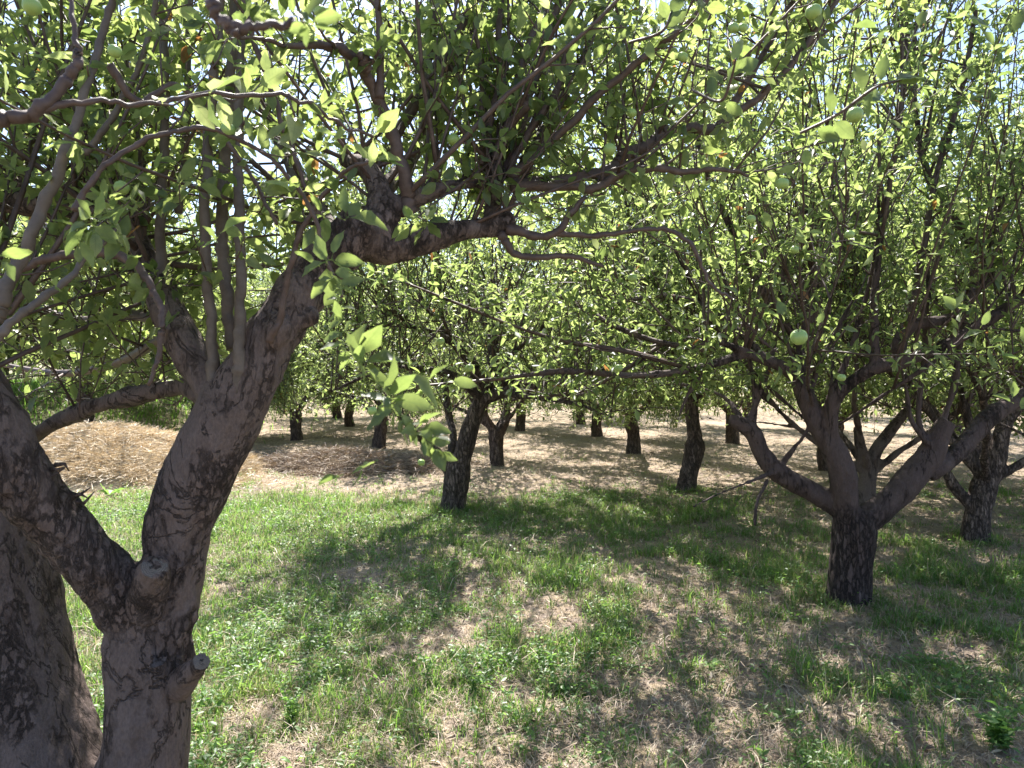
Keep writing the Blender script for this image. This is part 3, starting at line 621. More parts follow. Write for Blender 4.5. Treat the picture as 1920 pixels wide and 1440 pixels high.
for i, q in enumerate(hero_polys):
    q = q.copy(); j = np.random.default_rng(i).normal(0, 1, (len(q), 3)); j = (j + np.roll(j, 1, 0) + np.roll(j, 2, 0) + np.roll(j, 3, 0)) * 0.0012; j[0] = 0; q[:, :3] += j; q[:, 3] *= 1 + 0.05 * np.random.default_rng(i + 50).normal(0, 1, len(q))
    V, F = tubes([q], 10); link('branch', shift(make_mesh('branch', V, F, M_SHOOT if i in (0, 1, 2, 3, 4, 5, 6, 7) else M_TWIG), FB), root)
for i, q in enumerate(hero_polys):
    if i in (34, 35): continue
    few = i in (0, 1, 2, 3, 5, 6)
    n0 = len(g.twigs)
    g.dress(q, twig_gap=0.24 if few else 0.11, twig_len=(0.08, 0.34), start=0.45 if few else 0.2, leafgap=0.05, spur=0.45)
    g.twigs.pop(n0)
# upper crown of the foreground tree: upright and arching shoots
for k_, q in enumerate(F_TRUNK):
    if k_ in (6,): g.sprouts(q, 26, (0.6, 1.7), 0.009, np.array([-0.3, 0.5, 0]), 0.9, 0.45, 0.45)
    if k_ in (9,): g.sprouts(q, 14, (0.25, 0.6), 0.006, np.array([0, 0.4, 0]), 0.5, 0.5, 0.1, 0.02, dict(twig_gap=0.07, twig_len=(0.05, 0.2)))
    if k_ in (7, 8): g.sprouts(q, 16, (0.7, 1.8), 0.009, np.array([0.2, 0.4, 0]), 0.9, 0.45, 0.8)
    if k_ in (3, 4, 5): g.sprouts(q, 12, (0.7, 1.9), 0.007, np.array([0.0, 0.8, 0]), 0.9, 0.6, 0.1)
    if k_ == 2: g.sprouts(q, 12, (0.4, 1.0), 0.007, np.array([0.5, 0.9, 0]), 0.5, 0.4, 0.5)
g.sprouts(F_TRUNK[6][16:], 34, (0.4, 1.1), 0.007, np.array([-0.2, 0.6, 0]), -0.1, 0.7, 0.1, 0.07)
lowleft = px_limb([(330, 610, 2.45, 14), (240, 590, 3.0, 11), (140, 600, 3.5, 9), (20, 560, 3.9, 7)], 6); lowleft2 = px_limb([(300, 545, 2.46, 14), (200, 470, 3.2, 11), (80, 420, 3.8, 8)], 6)
lowleft3 = px_limb([(330, 620, 2.5, 10), (220, 680, 3.2, 9), (110, 700, 3.7, 7), (-20, 680, 4.0, 4)], 6)
for q in (lowleft, lowleft2, lowleft3): g.twigs.append(q); g.sprouts(q, 26, (0.4, 1.0), 0.006, np.array([0, 0.4, 0]), 0.1, 0.8, 0.1, 0.05)
for k_ in (23, 24, 25): g.sprouts(hero_polys[k_], 14, (0.4, 1.3), 0.006, np.array([0.2, 0.4, 0]), 0.6, 0.5, 0.3)
extra = []   # limbs that reach back and up behind the traced ones
for (a, b_, c, r) in [((640, 470, 2.45), (560, 330, 3.1), (480, 180, 3.7), 22), ((250, 440, 2.55), (240, 330, 3.1), (200, 150, 3.7), 18), ((925, 290, 2.68), (1000, 200, 3.3), (1080, 40, 3.8), 14), ((0, 378, 2.7), (60, 250, 3.2), (80, 60, 3.6), 18), ((700, 380, 2.5), (800, 250, 3.3), (860, 80, 3.9), 18)]:
    q = catmull([[*P(*a), r * a[2] / F_PX], [*P(*b_), 0.7 * r * b_[2] / F_PX], [*P(*c), 0.4 * r * c[2] / F_PX]], 7); extra.append(q)
    g.sprouts(q, 20, (0.6, 1.6), 0.007, None, 0.7, 0.65, 0.15)
link('limbs', shift(wood_mesh('limbs', extra, M_BARK, 0.010, 3, 0.004, 0.5, 12, 9), FB), root)

# hand-placed sprigs near the camera
def sprig(g, pts, leaves):
    """thin twig with individually placed leaves: (t along twig, du, dv, dd, length_px)"""
    q = px_limb(pts, 6); g.twigs.append(q); n = len(q)
    for (t, du, dv, dd, lpx) in leaves:
        i = min(int(t * (n - 1)), n - 2); p = q[i, :3]; d = pts[min(int(t * (len(pts) - 1)), len(pts) - 1)][2]
        a = unit(np.array([du, dd, -dv], float)); nn = unit(np.array([-0.25, -0.5, 0.6]) + g.r.normal(0, 0.55, 3))
        hero[0].append(p); hero[1].append(a); hero[2].append(nn); hero[3].append(lpx * d / F_PX)
hero = [[], [], [], []]
def fine_leaves(pts, n, lpx, seed):
    rr = np.random.default_rng(seed); q = px_limb(pts, 8); dd = pts[0][2]
    for i in np.linspace(3, len(q) - 1, n).astype(int):
        for _ in range(2):
            a = unit(np.array([rr.normal(0, 0.7), rr.normal(0, 0.7), rr.normal(-0.2, 0.6)])); hero[0].append(q[i, :3]); hero[1].append(a)
            hero[2].append(unit(np.array([0, -0.2, 0.8]) + rr.normal(0, 0.5, 3))); hero[3].append(lpx * rr.uniform(0.6, 1.2) * dd / F_PX)
fine_leaves([(612, 485, 1.3, 4), (636, 560, 1.2, 4), (650, 640, 1.12, 4), (690, 700, 1.05, 4.5), (730, 755, 1.0, 4.5), (780, 805, 0.98, 3.5), (822, 845, 0.97, 2)], 24, 50, 6)
d = 1.05
sprig(g, [(612, 485, 1.3, 4), (636, 560, 1.2, 4), (650, 640, 1.12, 4), (690, 700, 1.05, 4.5), (730, 755, 1.0, 4.5), (780, 805, 0.98, 3.5), (822, 845, 0.97, 2)],
      [(0.05, -30, -60, 0, 90), (0.08, 30, 50, 0, 70), (0.10, -40, 30, .2, 80), (0.12, 45, -10, 0, 80), (0.15, 10, 70, 0, 80), (0.42, 15, -90, .1, 95), (0.44, 40, -60, -.3, 110), (0.46, 55, -5, 0, 110), (0.46, -25, -50, 0, 90),
       (0.48, 60, 40, .2, 85), (0.62, 30, -80, 0, 110), (0.64, 60, -50, .2, 100), (0.66, 75, 10, 0, 125), (0.68, -70, -25, .1, 80), (0.7, 70, 60, -.2, 115), (0.72, -60, 60, 0, 95), (0.74, 20, 80, .2, 95), (0.84, 80, 5, 0, 95), (0.86, 60, -60, 0, 80), (0.9, 20, 60, 0, 60), (0.97, 15, 40, 0, 60)])
sprig(g, [(740, 850, 1.0, 3), (690, 870, 1.0, 2.5), (620, 900, 1.02, 2)], [(0.4, -60, 35, 0, 80), (0.9, -60, 30, 0, 75), (0.6, -10, 50, 0, 60)])
sprig(g, [(745, 700, 1.05, 2), (800, 715, 1.05, 2), (860, 712, 1.05, 2)], [(0.1, 60, 10, 0, 110), (0.5, 40, -35, 0, 70), (0.9, 60, 5, 0, 80)])
sprig(g, [(540, 46, .74, 5), (575, 40, .72, 5), (585, 60, .72, 4)], [(0.4, 40, -40, 0, 110), (0.6, 50, -10, -.2, 95), (0.7, 70, 35, 0, 80), (0.8, -35, -60, 0, 70), (0.9, -70, 10, 0, 60), (0.5, -10, 60, 0, 60)])
sprig(g, [(400, 500, 1.5, 2.5), (408, 455, 1.48, 2.5), (415, 430, 1.46, 2)], [(0.9, 55, -40, 0, 90), (0.8, -25, 30, 0, 55), (0.5, -35, -45, 0, 60)])
sprig(g, [(560, 560, 1.5, 2.5), (600, 500, 1.45, 2.5), (632, 480, 1.4, 2)], [(0.9, 40, 45, 0, 90), (0.8, -45, 25, 0, 85), (0.7, 10, 80, 0, 100), (0.8, 60, 0, .1, 90), (0.9, 20, -70, 0, 85), (0.5, -50, -30, 0, 80)])
sprig(g, [(640, 420, 1.5, 2.5), (655, 405, 1.45, 2.5)], [(0.9, 80, 2, 0, 100), (0.8, -10, -60, 0, 85), (0.8, 30, -40, 0, 60), (0.5, -40, -10, 0, 60)])
sprig(g, [(120, 470, 1.3, 4), (165, 425, 1.3, 4), (180, 400, 1.3, 3)], [(0.6, -60, 10, 0, 75), (0.7, -30, -50, 0, 75), (0.8, 30, -50, 0, 80), (0.6, 60, 35, 0, 90), (0.5, -65, 40, 0, 90), (0.7, 60, 0, 0, 80), (0.3, 50, 60, 0, 85), (0.9, -45, -10, 0, 70)])
sprig(g, [(-30, 470, 1.15, 4), (10, 490, 1.15, 3)], [(0.5, 80, -5, 0, 100), (0.8, 40, 50, 0, 80), (0.5, 30, -50, 0, 70)])
sprig(g, [(1960, 85, 1.2, 5), (1840, 55, 1.2, 4.5), (1720, 56, 1.22, 4), (1640, 50, 1.24, 3)], [(0.2, 20, -60, 0, 80), (0.3, -30, -50, 0, 80), (0.35, 50, 40, 0, 60), (0.6, -40, 20, 0, 70), (0.7, 30, -60, 0, 70), (0.95, -60, 5, 0, 85), (0.9, -30, 40, 0, 60), (0.1, 40, -40, 0, 80)])
sprig(g, [(1500, 250, 1.5, 3), (1570, 215, 1.45, 3), (1640, 165, 1.4, 3), (1690, 150, 1.4, 2)], [(0.15, 70, 30, 0, 85), (0.3, -5, -70, 0, 80), (0.45, 60, -15, 0, 75), (0.5, 75, -35, .1, 95), (0.6, -10, -80, 0, 95), (0.75, 15, -80, 0, 85), (0.85, 80, -28, 0, 110), (0.9, 70, 10, 0, 70), (0.3, 55, 50, 0, 80), (0.7, -30, 50, 0, 80)])
sprig(g, [(1300, 170, 1.7, 3), (1350, 190, 1.6, 3), (1370, 150, 1.55, 2.5), (1380, 110, 1.5, 2)], [(0.3, -20, -70, 0, 75), (0.5, 20, -80, 0, 90), (0.6, -50, -40, 0, 75), (0.7, 40, -60, 0, 75), (0.8, 55, -30, 0, 90), (0.9, 10, -60, 0, 80), (0.4, 50, 40, 0, 70)])
sprig(g, [(1360, 545, 2.2, 3), (1420, 575, 2.15, 3), (1500, 605, 2.1, 3), (1590, 618, 2.1, 2.5)], [(0.2, -30, -40, 0, 55), (0.4, 40, 20, 0, 50), (0.6, -15, -40, 0, 50), (0.8, 20, -30, 0, 45), (0.95, 40, 5, 0, 50)])
sprig(g, [(1960, 665, 1.7, 3.5), (1880, 635, 1.7, 3), (1820, 605, 1.7, 2.5), (1780, 580, 1.7, 2)], [(0.3, -40, 30, 0, 55), (0.5, -60, 15, 0, 60), (0.6, 30, -50, 0, 55), (0.9, -30, -40, 0, 60), (0.95, 30, -50, 0, 60), (0.15, -30, -60, 0, 70)])
sprig(g, [(1960, 840, 1.5, 3), (1915, 780, 1.5, 3), (1890, 735, 1.5, 2.5)], [(0.6, 30, -30, 0, 60), (0.8, -40, -20, 0, 60), (0.9, 10, -60, 0, 50)])
sprig(g, [(1180, 80, 1.9, 3), (1240, 60, 1.8, 3), (1260, 20, 1.8, 2)], [(0.3, 20, 60, 0, 60), (0.6, 60, -40, 0, 75), (0.6, 50, -10, 0, 65), (0.9, 30, -60, 0, 80), (0.8, -20, -50, 0, 60)])
apples = [(427, 243, 1.74, 14), (1143, 280, 2.4, 12), (60, 12, 1.4, 17), (215, 96, 1.5, 13), (600, 22, 1.5, 12), (1525, 22, 1.9, 15), (1603, 215, 1.75, 15), (1375, 52, 2.0, 10), (868, 168, 2.4, 9), (1408, 411, 2.3, 9), (1467, 344, 2.1, 12), (1185, 212, 2.5, 9),
          (1280, 107, 2.3, 10), (850, 262, 2.5, 12), (500, 395, 2.3, 10), (228, 352, 2.0, 14), (1186, 521, 3.0, 9), (1490, 468, 3.0, 8), (1593, 440, 3.0, 9), (1498, 632, 2.1, 16), (1578, 708, 3.2, 8), (1393, 52, 2.2, 9), (698, 770, 1.6, 9), (826, 640, 3.0, 8), (1160, 690, 4.0, 8), (880, 690, 3.4, 8)]
cm, tw, n = g.crown_meshes('near'); ALL_LEAVES[0] += n
link('crown', shift(cm, FB), root)
V, F = tubes(tw, 5); link('twigs', shift(make_mesh('twigs', V, F, M_TWIG), FB), root)
hp = [np.array(h) for h in hero]; hr = np.clip(np.random.default_rng(2).beta(2, 2, len(hp[3])), 0, 0.97)
link('foreground_leaves', shift(leaves_mesh('foreground_leaves', hp[0], hp[1], hp[2], hp[3] * 0.70, hr * 0.40, 'near', M_LEAF_NEAR, 1.15), FB), root)
for (u, v, d, r) in apples: add_apple(root, P(u, v, d) - FB, r * d / F_PX)
print('foreground leaves', n)

# ================================================================== 2. traced trees behind it
def traced_tree(label, base_px, d, trunk, seed, tall=3.0, R=2.3, H=4.3, per=6, hang=3, kind='mid', extra_n=3, apples=(), nap=8, head=None, exr=None, az0=0.0, size=0.066, zmin=1.0, mat=None, skip=None, voxel=0.012, tops=(), keep=None, kw=None, amp=0.008, ridge=0.9):
    b = P(base_px[0], base_px[1], d); b[2] = float(ground_z(b[0], b[1])); root = tree_root(b, label)
    g = Grower(seed, size, zmin, keep)
    polys = [px_limb(t, 5) for t in trunk]
    polys[0][0, 2] = min(polys[0][0, 2], b[2] - 0.08)
    hd = P(*head) if head else polys[0][-1, :3]
    sc = scaffold(g, hd, exr or max(0.05, polys[0][-1, 3] * 0.8), extra_n, R, H, az0, 0.65, skip) if extra_n else []
    top_limbs = [q for q in polys[1:]]
    fill_crown(g, sc, hd, R, H, per, hang, (1.0, tall), kw, 0.35 if d > 8 else 0.0)
    for q in top_limbs:
        if q[0, 3] < 0.032:
            g.dress(q, 0.09, (0.08, 0.42), 0.15, 0.045)
            if q[0, 3] < 0.027 and q[-1, 2] < q[0, 2] + 0.5: g.sprouts(q, 12, (0.2, 0.7), 0.004, None, 0.35, 0.7, 0.15, 0.03, dict(twig_gap=0.07, twig_len=(0.05, 0.25)))
            continue
        L = np.linalg.norm(q[-1, :3] - q[0, :3]); g.sprouts(q, max(4, int(per * 1.2 * L)), (0.9, 2.2), 0.010, None, 1.0, 0.42, 0.45, 0.0, kw)
        g.sprouts(q, max(1, int(hang * L)), (0.4, 1.0), 0.007, None, 0.2, 0.6, 0.5, 0.08, kw)
    finish_tree(g, root, b, polys + sc, kind, mat or M_BARK_FAR, voxel, amp, ridge, nap, seed, 4, 4, apples)
    print(label, len(g.lp)); return root
D2 = 5.3
right_keep = lambda p: ~((p[:, 1] < 5.9) & (p[:, 2] < 1.36 + 0.10 * (p[:, 0] > 0.9))) & ~((p[:, 1] < 2.4))
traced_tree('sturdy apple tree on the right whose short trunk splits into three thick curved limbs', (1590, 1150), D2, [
    [(1590, 1190, D2, 50), (1590, 1145, D2, 44), (1592, 1100, D2, 40), (1597, 1040, D2, 39), (1602, 985, D2, 40), (1605, 950, D2, 30)],
    [(1598, 1010, D2, 28), (1584, 940, D2 - .05, 26), (1577, 880, D2 - .1, 25), (1560, 838, D2 - .1, 24), (1535, 800, D2 - .1, 20), (1508, 743, D2 - .1, 17), (1494, 704, D2 - .1, 14), (1506, 655, D2, 13), (1516, 607, D2, 11), (1530, 560, D2, 9), (1520, 480, D2, 7), (1508, 380, D2, 6), (1510, 280, D2, 5)],
    [(1496, 712, D2 - .1, 12), (1472, 690, D2 - .2, 12), (1419, 670, D2 - .3, 10), (1385, 655, D2 - .4, 8), (1340, 640, D2 - .5, 6), (1290, 655, D2 - .6, 4)],
    [(1560, 835, D2 - .1, 18), (1556, 795, D2 - .15, 15), (1565, 750, D2 - .2, 14), (1600, 714, D2 - .25, 13), (1640, 690, D2 - .3, 13), (1676, 682, D2 - .3, 14), (1715, 670, D2 - .3, 12), (1759, 655, D2 - .35, 11), (1827, 617, D2 - .4, 12), (1880, 583, D2 - .4, 12), (1930, 550, D2 - .4, 12), (2000, 500, D2 - .4, 9)],
    [(1690, 682, D2 - .3, 13), (1685, 645, D2 - .3, 13), (1710, 610, D2 - .3, 12), (1783, 597, D2 - .2, 11), (1812, 558, D2 - .1, 11), (1850, 518, D2, 12), (1862, 440, D2, 8), (1880, 330, D2, 6)],
    [(1600, 970, D2, 26), (1556, 940, D2, 20), (1516, 918, D2, 20), (1462, 889, D2, 18), (1428, 850, D2, 16), (1412, 812, D2, 15), (1388, 795, D2, 14), (1368, 787, D2, 11)],
    [(1600, 985, D2, 30), (1632, 968, D2, 27), (1668, 940, D2, 25), (1715, 889, D2, 26), (1747, 850, D2, 24), (1762, 815, D2, 19), (1776, 790, D2, 17)],
    [(1740, 890, D2, 16), (1770, 872, D2, 16), (1808, 835, D2 + .1, 17), (1851, 787, D2 + .2, 17), (1900, 753, D2 + .3, 16), (1960, 715, D2 + .4, 13), (2050, 640, D2 + .5, 9)],
    # long thin boughs reaching left over the open ground
    [(1400, 662, D2 - .35, 8), (1300, 692, D2 - .5, 7), (1190, 704, D2 - .7, 6), (1060, 696, D2 - .8, 4.5), (920, 712, D2 - .9, 3.5), (780, 724, D2 - 1, 2)],
    [(1320, 655, D2 - .5, 6), (1230, 640, D2 - .4, 5), (1150, 610, D2 - .3, 5), (1090, 575, D2 - .2, 4), (1010, 545, D2 - .1, 3), (930, 560, D2, 2)],
    [(1290, 690, D2 - .5, 5), (1180, 660, D2 - .6, 5), (1060, 640, D2 - .7, 4), (960, 610, D2 - .8, 3), (860, 570, D2 - .9, 3), (760, 530, D2 - 1, 2)],
    [(1440, 676, D2 - .2, 7), (1360, 600, D2, 6), (1280, 560, D2 + .2, 5), (1190, 560, D2 + .4, 4), (1100, 600, D2 + .6, 3)],
    [(1250, 640, D2 - .4, 4), (1160, 700, D2 - .3, 4), (1080, 735, D2 - .2, 3), (990, 745, D2 - .1, 2)],
    [(1330, 680, D2 - .5, 4), (1290, 740, D2 - .5, 3), (1270, 790, D2 - .5, 2)],
    [(1395, 790, D2, 5), (1350, 740, D2 + .2, 4), (1260, 720, D2 + .4, 3), (1180, 740, D2 + .5, 2)],
    [(1506, 655, D2, 8), (1440, 560, D2 - .1, 7), (1380, 450, D2 - .2, 6), (1330, 330, D2 - .3, 5), (1290, 200, D2 - .3, 4)],
    # long upright shoots
    [(1740, 835, D2, 8), (1722, 780, D2, 6), (1732, 680, D2, 6), (1740, 560, D2, 5), (1738, 400, D2, 4.5)],
    [(1744, 836, D2 - .05, 7), (1710, 790, D2 - .05, 5), (1700, 740, D2 - .05, 4.5), (1690, 690, D2 - .05, 4)],
    [(1765, 800, D2, 8), (1790, 720, D2, 6), (1800, 640, D2, 5), (1830, 480, D2, 5), (1840, 300, D2, 4)],
    [(1410, 808, D2, 7), (1415, 740, D2, 5), (1400, 640, D2, 4.5), (1390, 520, D2, 4)],
    [(1400, 800, D2, 6), (1430, 720, D2, 5), (1460, 610, D2, 4.5), (1470, 480, D2, 4)],
    [(1455, 885, D2, 5), (1485, 845, D2 - .05, 4.5), (1515, 800, D2 - .1, 4), (1530, 700, D2 - .1, 4), (1600, 560, D2 - .1, 4)],
    [(1450, 885, D2 - .05, 5), (1400, 905, D2 - .2, 4), (1350, 925, D2 - .4, 3), (1300, 950, D2 - .6, 2)],
    [(1440, 900, D2 - .05, 4), (1420, 940, D2 - .1, 4), (1415, 985, D2 - .15, 2.5)],
    [(1640, 690, D2 - .3, 9), (1640, 560, D2 - .3, 7), (1655, 420, D2 - .3, 6), (1690, 200, D2 - .3, 5), (1700, 60, D2 - .3, 4)],
    [(1700, 612, D2 - .3, 8), (1730, 480, D2 - .3, 7), (1755, 330, D2 - .3, 6), (1800, 180, D2 - .3, 5), (1830, 20, D2 - .3, 4)],
    [(1850, 520, D2, 14), (1800, 430, D2, 9), (1740, 330, D2, 7), (1715, 200, D2, 6), (1715, 40, D2, 5)],
    [(1560, 740, D2 - .2, 7), (1600, 640, D2 - .2, 6), (1640, 480, D2 - .2, 5), (1650, 300, D2 - .2, 5)],
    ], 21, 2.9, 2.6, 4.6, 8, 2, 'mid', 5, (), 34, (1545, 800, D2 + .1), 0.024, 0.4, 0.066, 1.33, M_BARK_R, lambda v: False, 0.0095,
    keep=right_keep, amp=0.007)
D3 = 8.8
traced_tree('slender apple tree in the middle whose trunk forks at knee height and leans right', (845, 980), D3, [
    [(843, 1005, D3, 34), (846, 975, D3, 27), (852, 930, D3, 24), (857, 890, D3, 25), (862, 868, D3, 22)],
    [(860, 880, D3, 20), (875, 828, D3, 18), (889, 784, D3, 16), (903, 752, D3, 15), (937, 737, D3, 11), (985, 726, D3 - .1, 8), (1047, 718, D3 - .2, 7), (1110, 695, D3 - .3, 5), (1180, 690, D3 - .4, 4)],
    [(855, 890, D3, 18), (828, 862, D3, 13), (806, 835, D3 - .1, 9), (778, 812, D3 - .3, 6), (740, 770, D3 - .6, 5)],
    [(905, 752, D3, 12), (918, 725, D3 + .1, 10), (925, 660, D3 + .2, 8), (940, 560, D3 + .2, 6)],
    [(905, 752, D3, 9), (850, 705, D3 - .3, 8), (770, 690, D3 - .6, 6), (690, 705, D3 - .8, 4), (620, 735, D3 - .9, 2)],
    [(940, 737, D3, 8), (1010, 745, D3 - .4, 6), (1090, 760, D3 - .8, 4), (1150, 785, D3 - 1, 2)],
    [(918, 725, D3, 8), (860, 650, D3 - .3, 7), (760, 610, D3 - .6, 5), (670, 620, D3 - .8, 4), (600, 660, D3 - .9, 2)],
    [(840, 868, D3, 9), (850, 820, D3 + .3, 8), (842, 780, D3 + .6, 7), (830, 700, D3 + .8, 6)],
    ], 33, 3.1, 2.7, 4.4, 8, 7, 'mid', 6, ((790, 867, 4.5, 7),), 22, (912, 728, D3 + 0.1), 0.05, 0.2, 0.064, 1.02, None)
D4 = 7.2
traced_tree('grey apple tree by the right edge with a low side limb on its left', (1830, 1010), D4, [
    [(1826, 1040, D4, 34), (1828, 1010, D4, 27), (1834, 960, D4, 23), (1845, 915, D4, 24), (1850, 895, D4, 20)],
    [(1846, 915, D4, 20), (1866, 870, D4, 18), (1878, 815, D4, 15), (1900, 770, D4, 13), (1960, 720, D4, 10)],
    [(1836, 955, D4, 16), (1815, 942, D4, 11), (1790, 912, D4, 11), (1775, 885, D4, 9), (1765, 850, D4, 6)],
    [(1845, 900, D4, 13), (1825, 860, D4, 10), (1818, 800, D4 + .1, 8), (1800, 720, D4 + .1, 7)],
    ], 41, 2.7, 2.5, 4.3, 10, 3, 'mid', 4, (), 16, None, 0.06, 0.0, 0.064, 1.25, None)
D5 = 10.3
traced_tree('leaning stocky apple tree on the dry strip between the middle and right trees', (1285, 918), D5, [
    [(1283, 935, D5, 24), (1286, 915, D5, 19), (1294, 880, D5, 17), (1302, 845, D5, 19), (1305, 825, D5, 17)],
    [(1305, 832, D5, 15), (1298, 780, D5, 13), (1302, 735, D5, 11), (1330, 700, D5, 9)],
    ], 52, 3.3, 2.6, 4.3, 11, 5, 'far', 5, (), 12, (1300, 745, D5), 0.045, 0.9, 0.068, 0.95, None, voxel=0.016)
D6 = 13.0
traced_tree('dark apple tree straight behind the middle tree with a V fork', (932, 872), D6, [
    [(931, 885, D6, 19), (932, 870, D6, 15), (931, 840, D6, 13), (930, 812, D6, 14), (930, 805, D6, 12)],
    [(928, 815, D6, 10), (916, 792, D6, 8), (900, 770, D6, 7), (880, 740, D6, 6)],
    [(934, 815, D6, 10), (948, 790, D6, 8), (952, 755, D6, 7), (960, 720, D6, 6)],
    ], 63, 3.3, 2.6, 4.2, 11, 5, 'far', 5, (), 6, None, 0.06, 0.3, 0.068, 0.8, None, voxel=0.018)
D7 = 8.7
traced_tree('pale grey apple tree half hidden behind the sturdy right tree', (1622, 958), D7, [
    [(1622, 975, D7, 26), (1622, 955, D7, 22), (1624, 915, D7, 17), (1630, 880, D7, 15)],
    [(1628, 890, D7, 14), (1640, 850, D7, 12), (1667, 811, D7, 11), (1700, 770, D7, 9)],
    [(1626, 890, D7, 12), (1612, 850, D7, 9), (1608, 800, D7, 8)],
    ], 71, 3.1, 2.6, 4.2, 11, 4, 'far', 5, (), 4, None, 0.06, 0.6, 0.068, 1.2, M_BARK, voxel=0.016)

# ================================================================== 3. three tree shapes for the rows behind, copied tree by tree
protos = []
def proto(seed, n, H):
    g = Grower(seed, 0.074, 0.62)
    t = catmull([[0, 0, -0.1, 0.20], [0, 0, 0.05, 0.165], [0.03, 0.01, 0.35, 0.14], [0.05 * (seed % 3 - 1), 0.02, 0.62, 0.15], [0.07 * (seed % 3 - 1), 0.02, 0.75, 0.12]], 4)
    sc = scaffold(g, t[-1, :3], 0.10, n, 2.6, H, seed * 0.7, 0.75)
    fill_crown(g, sc, t[-1, :3], 2.6, H, 11, 20, (1.0, 3.1), None, 0.9)
    tm = wood_mesh('trunk', [t] + sc, M_BARK_FAR, 0.022, 3, 0.010, 0.8, 10, seed)
    cm, tw, n = g.crown_meshes('far'); V, F = tubes(tw, 3)
    print('proto leaves', n)
    return tm, cm, make_mesh('twigs', V, F, M_TWIG)
for s_, n_, H_ in ((2, 4, 4.2), (4, 5, 4.4), (9, 4, 4.0)): protos.append(proto(s_, n_, H_))
def place(x, y, k, rz, sc, label):
    r = tree_root((x, y, float(ground_z(x, y))), label); r.rotation_euler = (0, 0, rz); r.scale = (sc, sc, sc)
    tm, cm, tw = protos[k]
    link('trunk', tm, r); link('crown', cm, r); link('twigs', tw, r)
    return r
def at_px(u, v): 
    p = G(u, v); return float(p[0]), float(p[1])
rows = [
    (*at_px(710, 840), 0, 0.4, .95, 'apple tree with a dark straight trunk behind the brush pile'),
    (*at_px(556, 826), 1, 2.1, .95, 'apple tree seen just right of the foreground stem at the end of the brush pile'),
    (*at_px(1188, 852), 2, 1.0, .92, 'small apple tree with a flared head standing alone on the dry strip'),
    (*at_px(1119, 818), 1, 4.0, .95, 'apple tree just left of and behind the lone small tree on the dry strip'),
    (*at_px(975, 806), 0, 5.2, .95, 'thin dark apple trunk right of and behind the V forked tree'),
    (*at_px(655, 800), 2, 3.3, .95, 'small distant apple tree left of the trunk behind the brush pile'),
    (7.2, 9.6, 1, 1.2, 1.18, 'apple tree at the right edge just behind the grey tree with the low limb'),
    (5.2, 12.2, 2, 2.2, 1.15, 'apple tree seen between the curved right limb and the grey tree'),
    (-7.4, 18.2, 0, 0.9, 1.0, 'apple tree behind the hay pile in front of the grassy bank'),
    (-12.3, 15.8, 1, 2.9, 1.05, 'apple tree at the far left behind the hay pile'),
    (5.0, 16.9, 0, 3.6, 1.0, 'distant apple tree behind the gap in the limbs of the sturdy right tree'),
    (-3.6, 20.6, 1, 5.5, 1.0, 'distant apple tree in the second row behind the brush pile'),
    (8.9, 14.4, 2, 0.2, 1.2, 'distant apple tree near the right edge in the row behind'),
    (2.2, 23.8, 2, 2.6, 1.0, 'far apple tree closing the row beyond the dry strip'),
    (-8.8, 20.8, 2, 4.4, 1.0, 'far apple tree on the grassy bank left of the foreground stem'),
    (-1.4, 26.0, 0, 1.7, 1.05, 'far apple tree closing the row behind the V forked tree'),
    (6.8, 21.5, 1, 0.8, 1.0, 'far apple tree behind the limbs at the right'),
    (-13.0, 19.0, 0, 5.0, 1.1, 'far apple tree on the bank at the left edge'),
    (-9.7, 17.0, 2, 1.9, 1.1, 'apple tree standing on the grassy bank right above the hay pile'),
    (-12.2, 22.0, 0, 3.9, 1.15, 'far apple tree on the bank behind the one above the hay pile'),
    (-16.0, 23.5, 2, 2.2, 1.15, 'far apple tree at the left border of the bank'),
    (-6.2, 26.5, 1, 3.0, 1.1, 'far apple tree high on the left behind the rows'),
    (11.6, 19.5, 0, 2.4, 1.1, 'far apple tree beyond the right edge row'),
    (4.6, 28.5, 0, 4.1, 1.1, 'farthest apple tree right of the dry strip'),
    (12.5, 27.0, 2, 1.1, 1.15, 'farthest apple tree at the right'),
    (-12.0, 28.0, 1, 0.3, 1.2, 'farthest apple tree at the left above the bank'),
]
for r_ in rows: place(*r_)
# trees further out, seen only as a closed mass of green
def far_wood():
    r = np.random.default_rng(77); V, n = [], 110000
    x = r.uniform(-46, 46, n); y = 28 + r.random(n) ** 1.3 * 16; top = 5.4 + 1.0 * np.sin(x * 1.3 + y) + 0.8 * fbm(x * 0.5, y * 0.5, 2, 3)
    z = 0.1 + r.random(n) ** 0.8 * top; pos = np.stack([x, y, z + ground_z(x, y)], -1)
    me = leaves_mesh('orchard_foliage', pos, r.normal(0, 1, (n, 3)), r.normal(0, 0.6, (n, 3)) + np.array([0, 0, 1.0]), r.uniform(0.12, 0.24, n), np.clip(r.beta(2, 2, n), 0, 0.96), 'far', M_LEAF)
    o = link('orchard_foliage', me, kind='stuff', label='closed green mass of the farther orchard rows', category='trees')
far_wood()

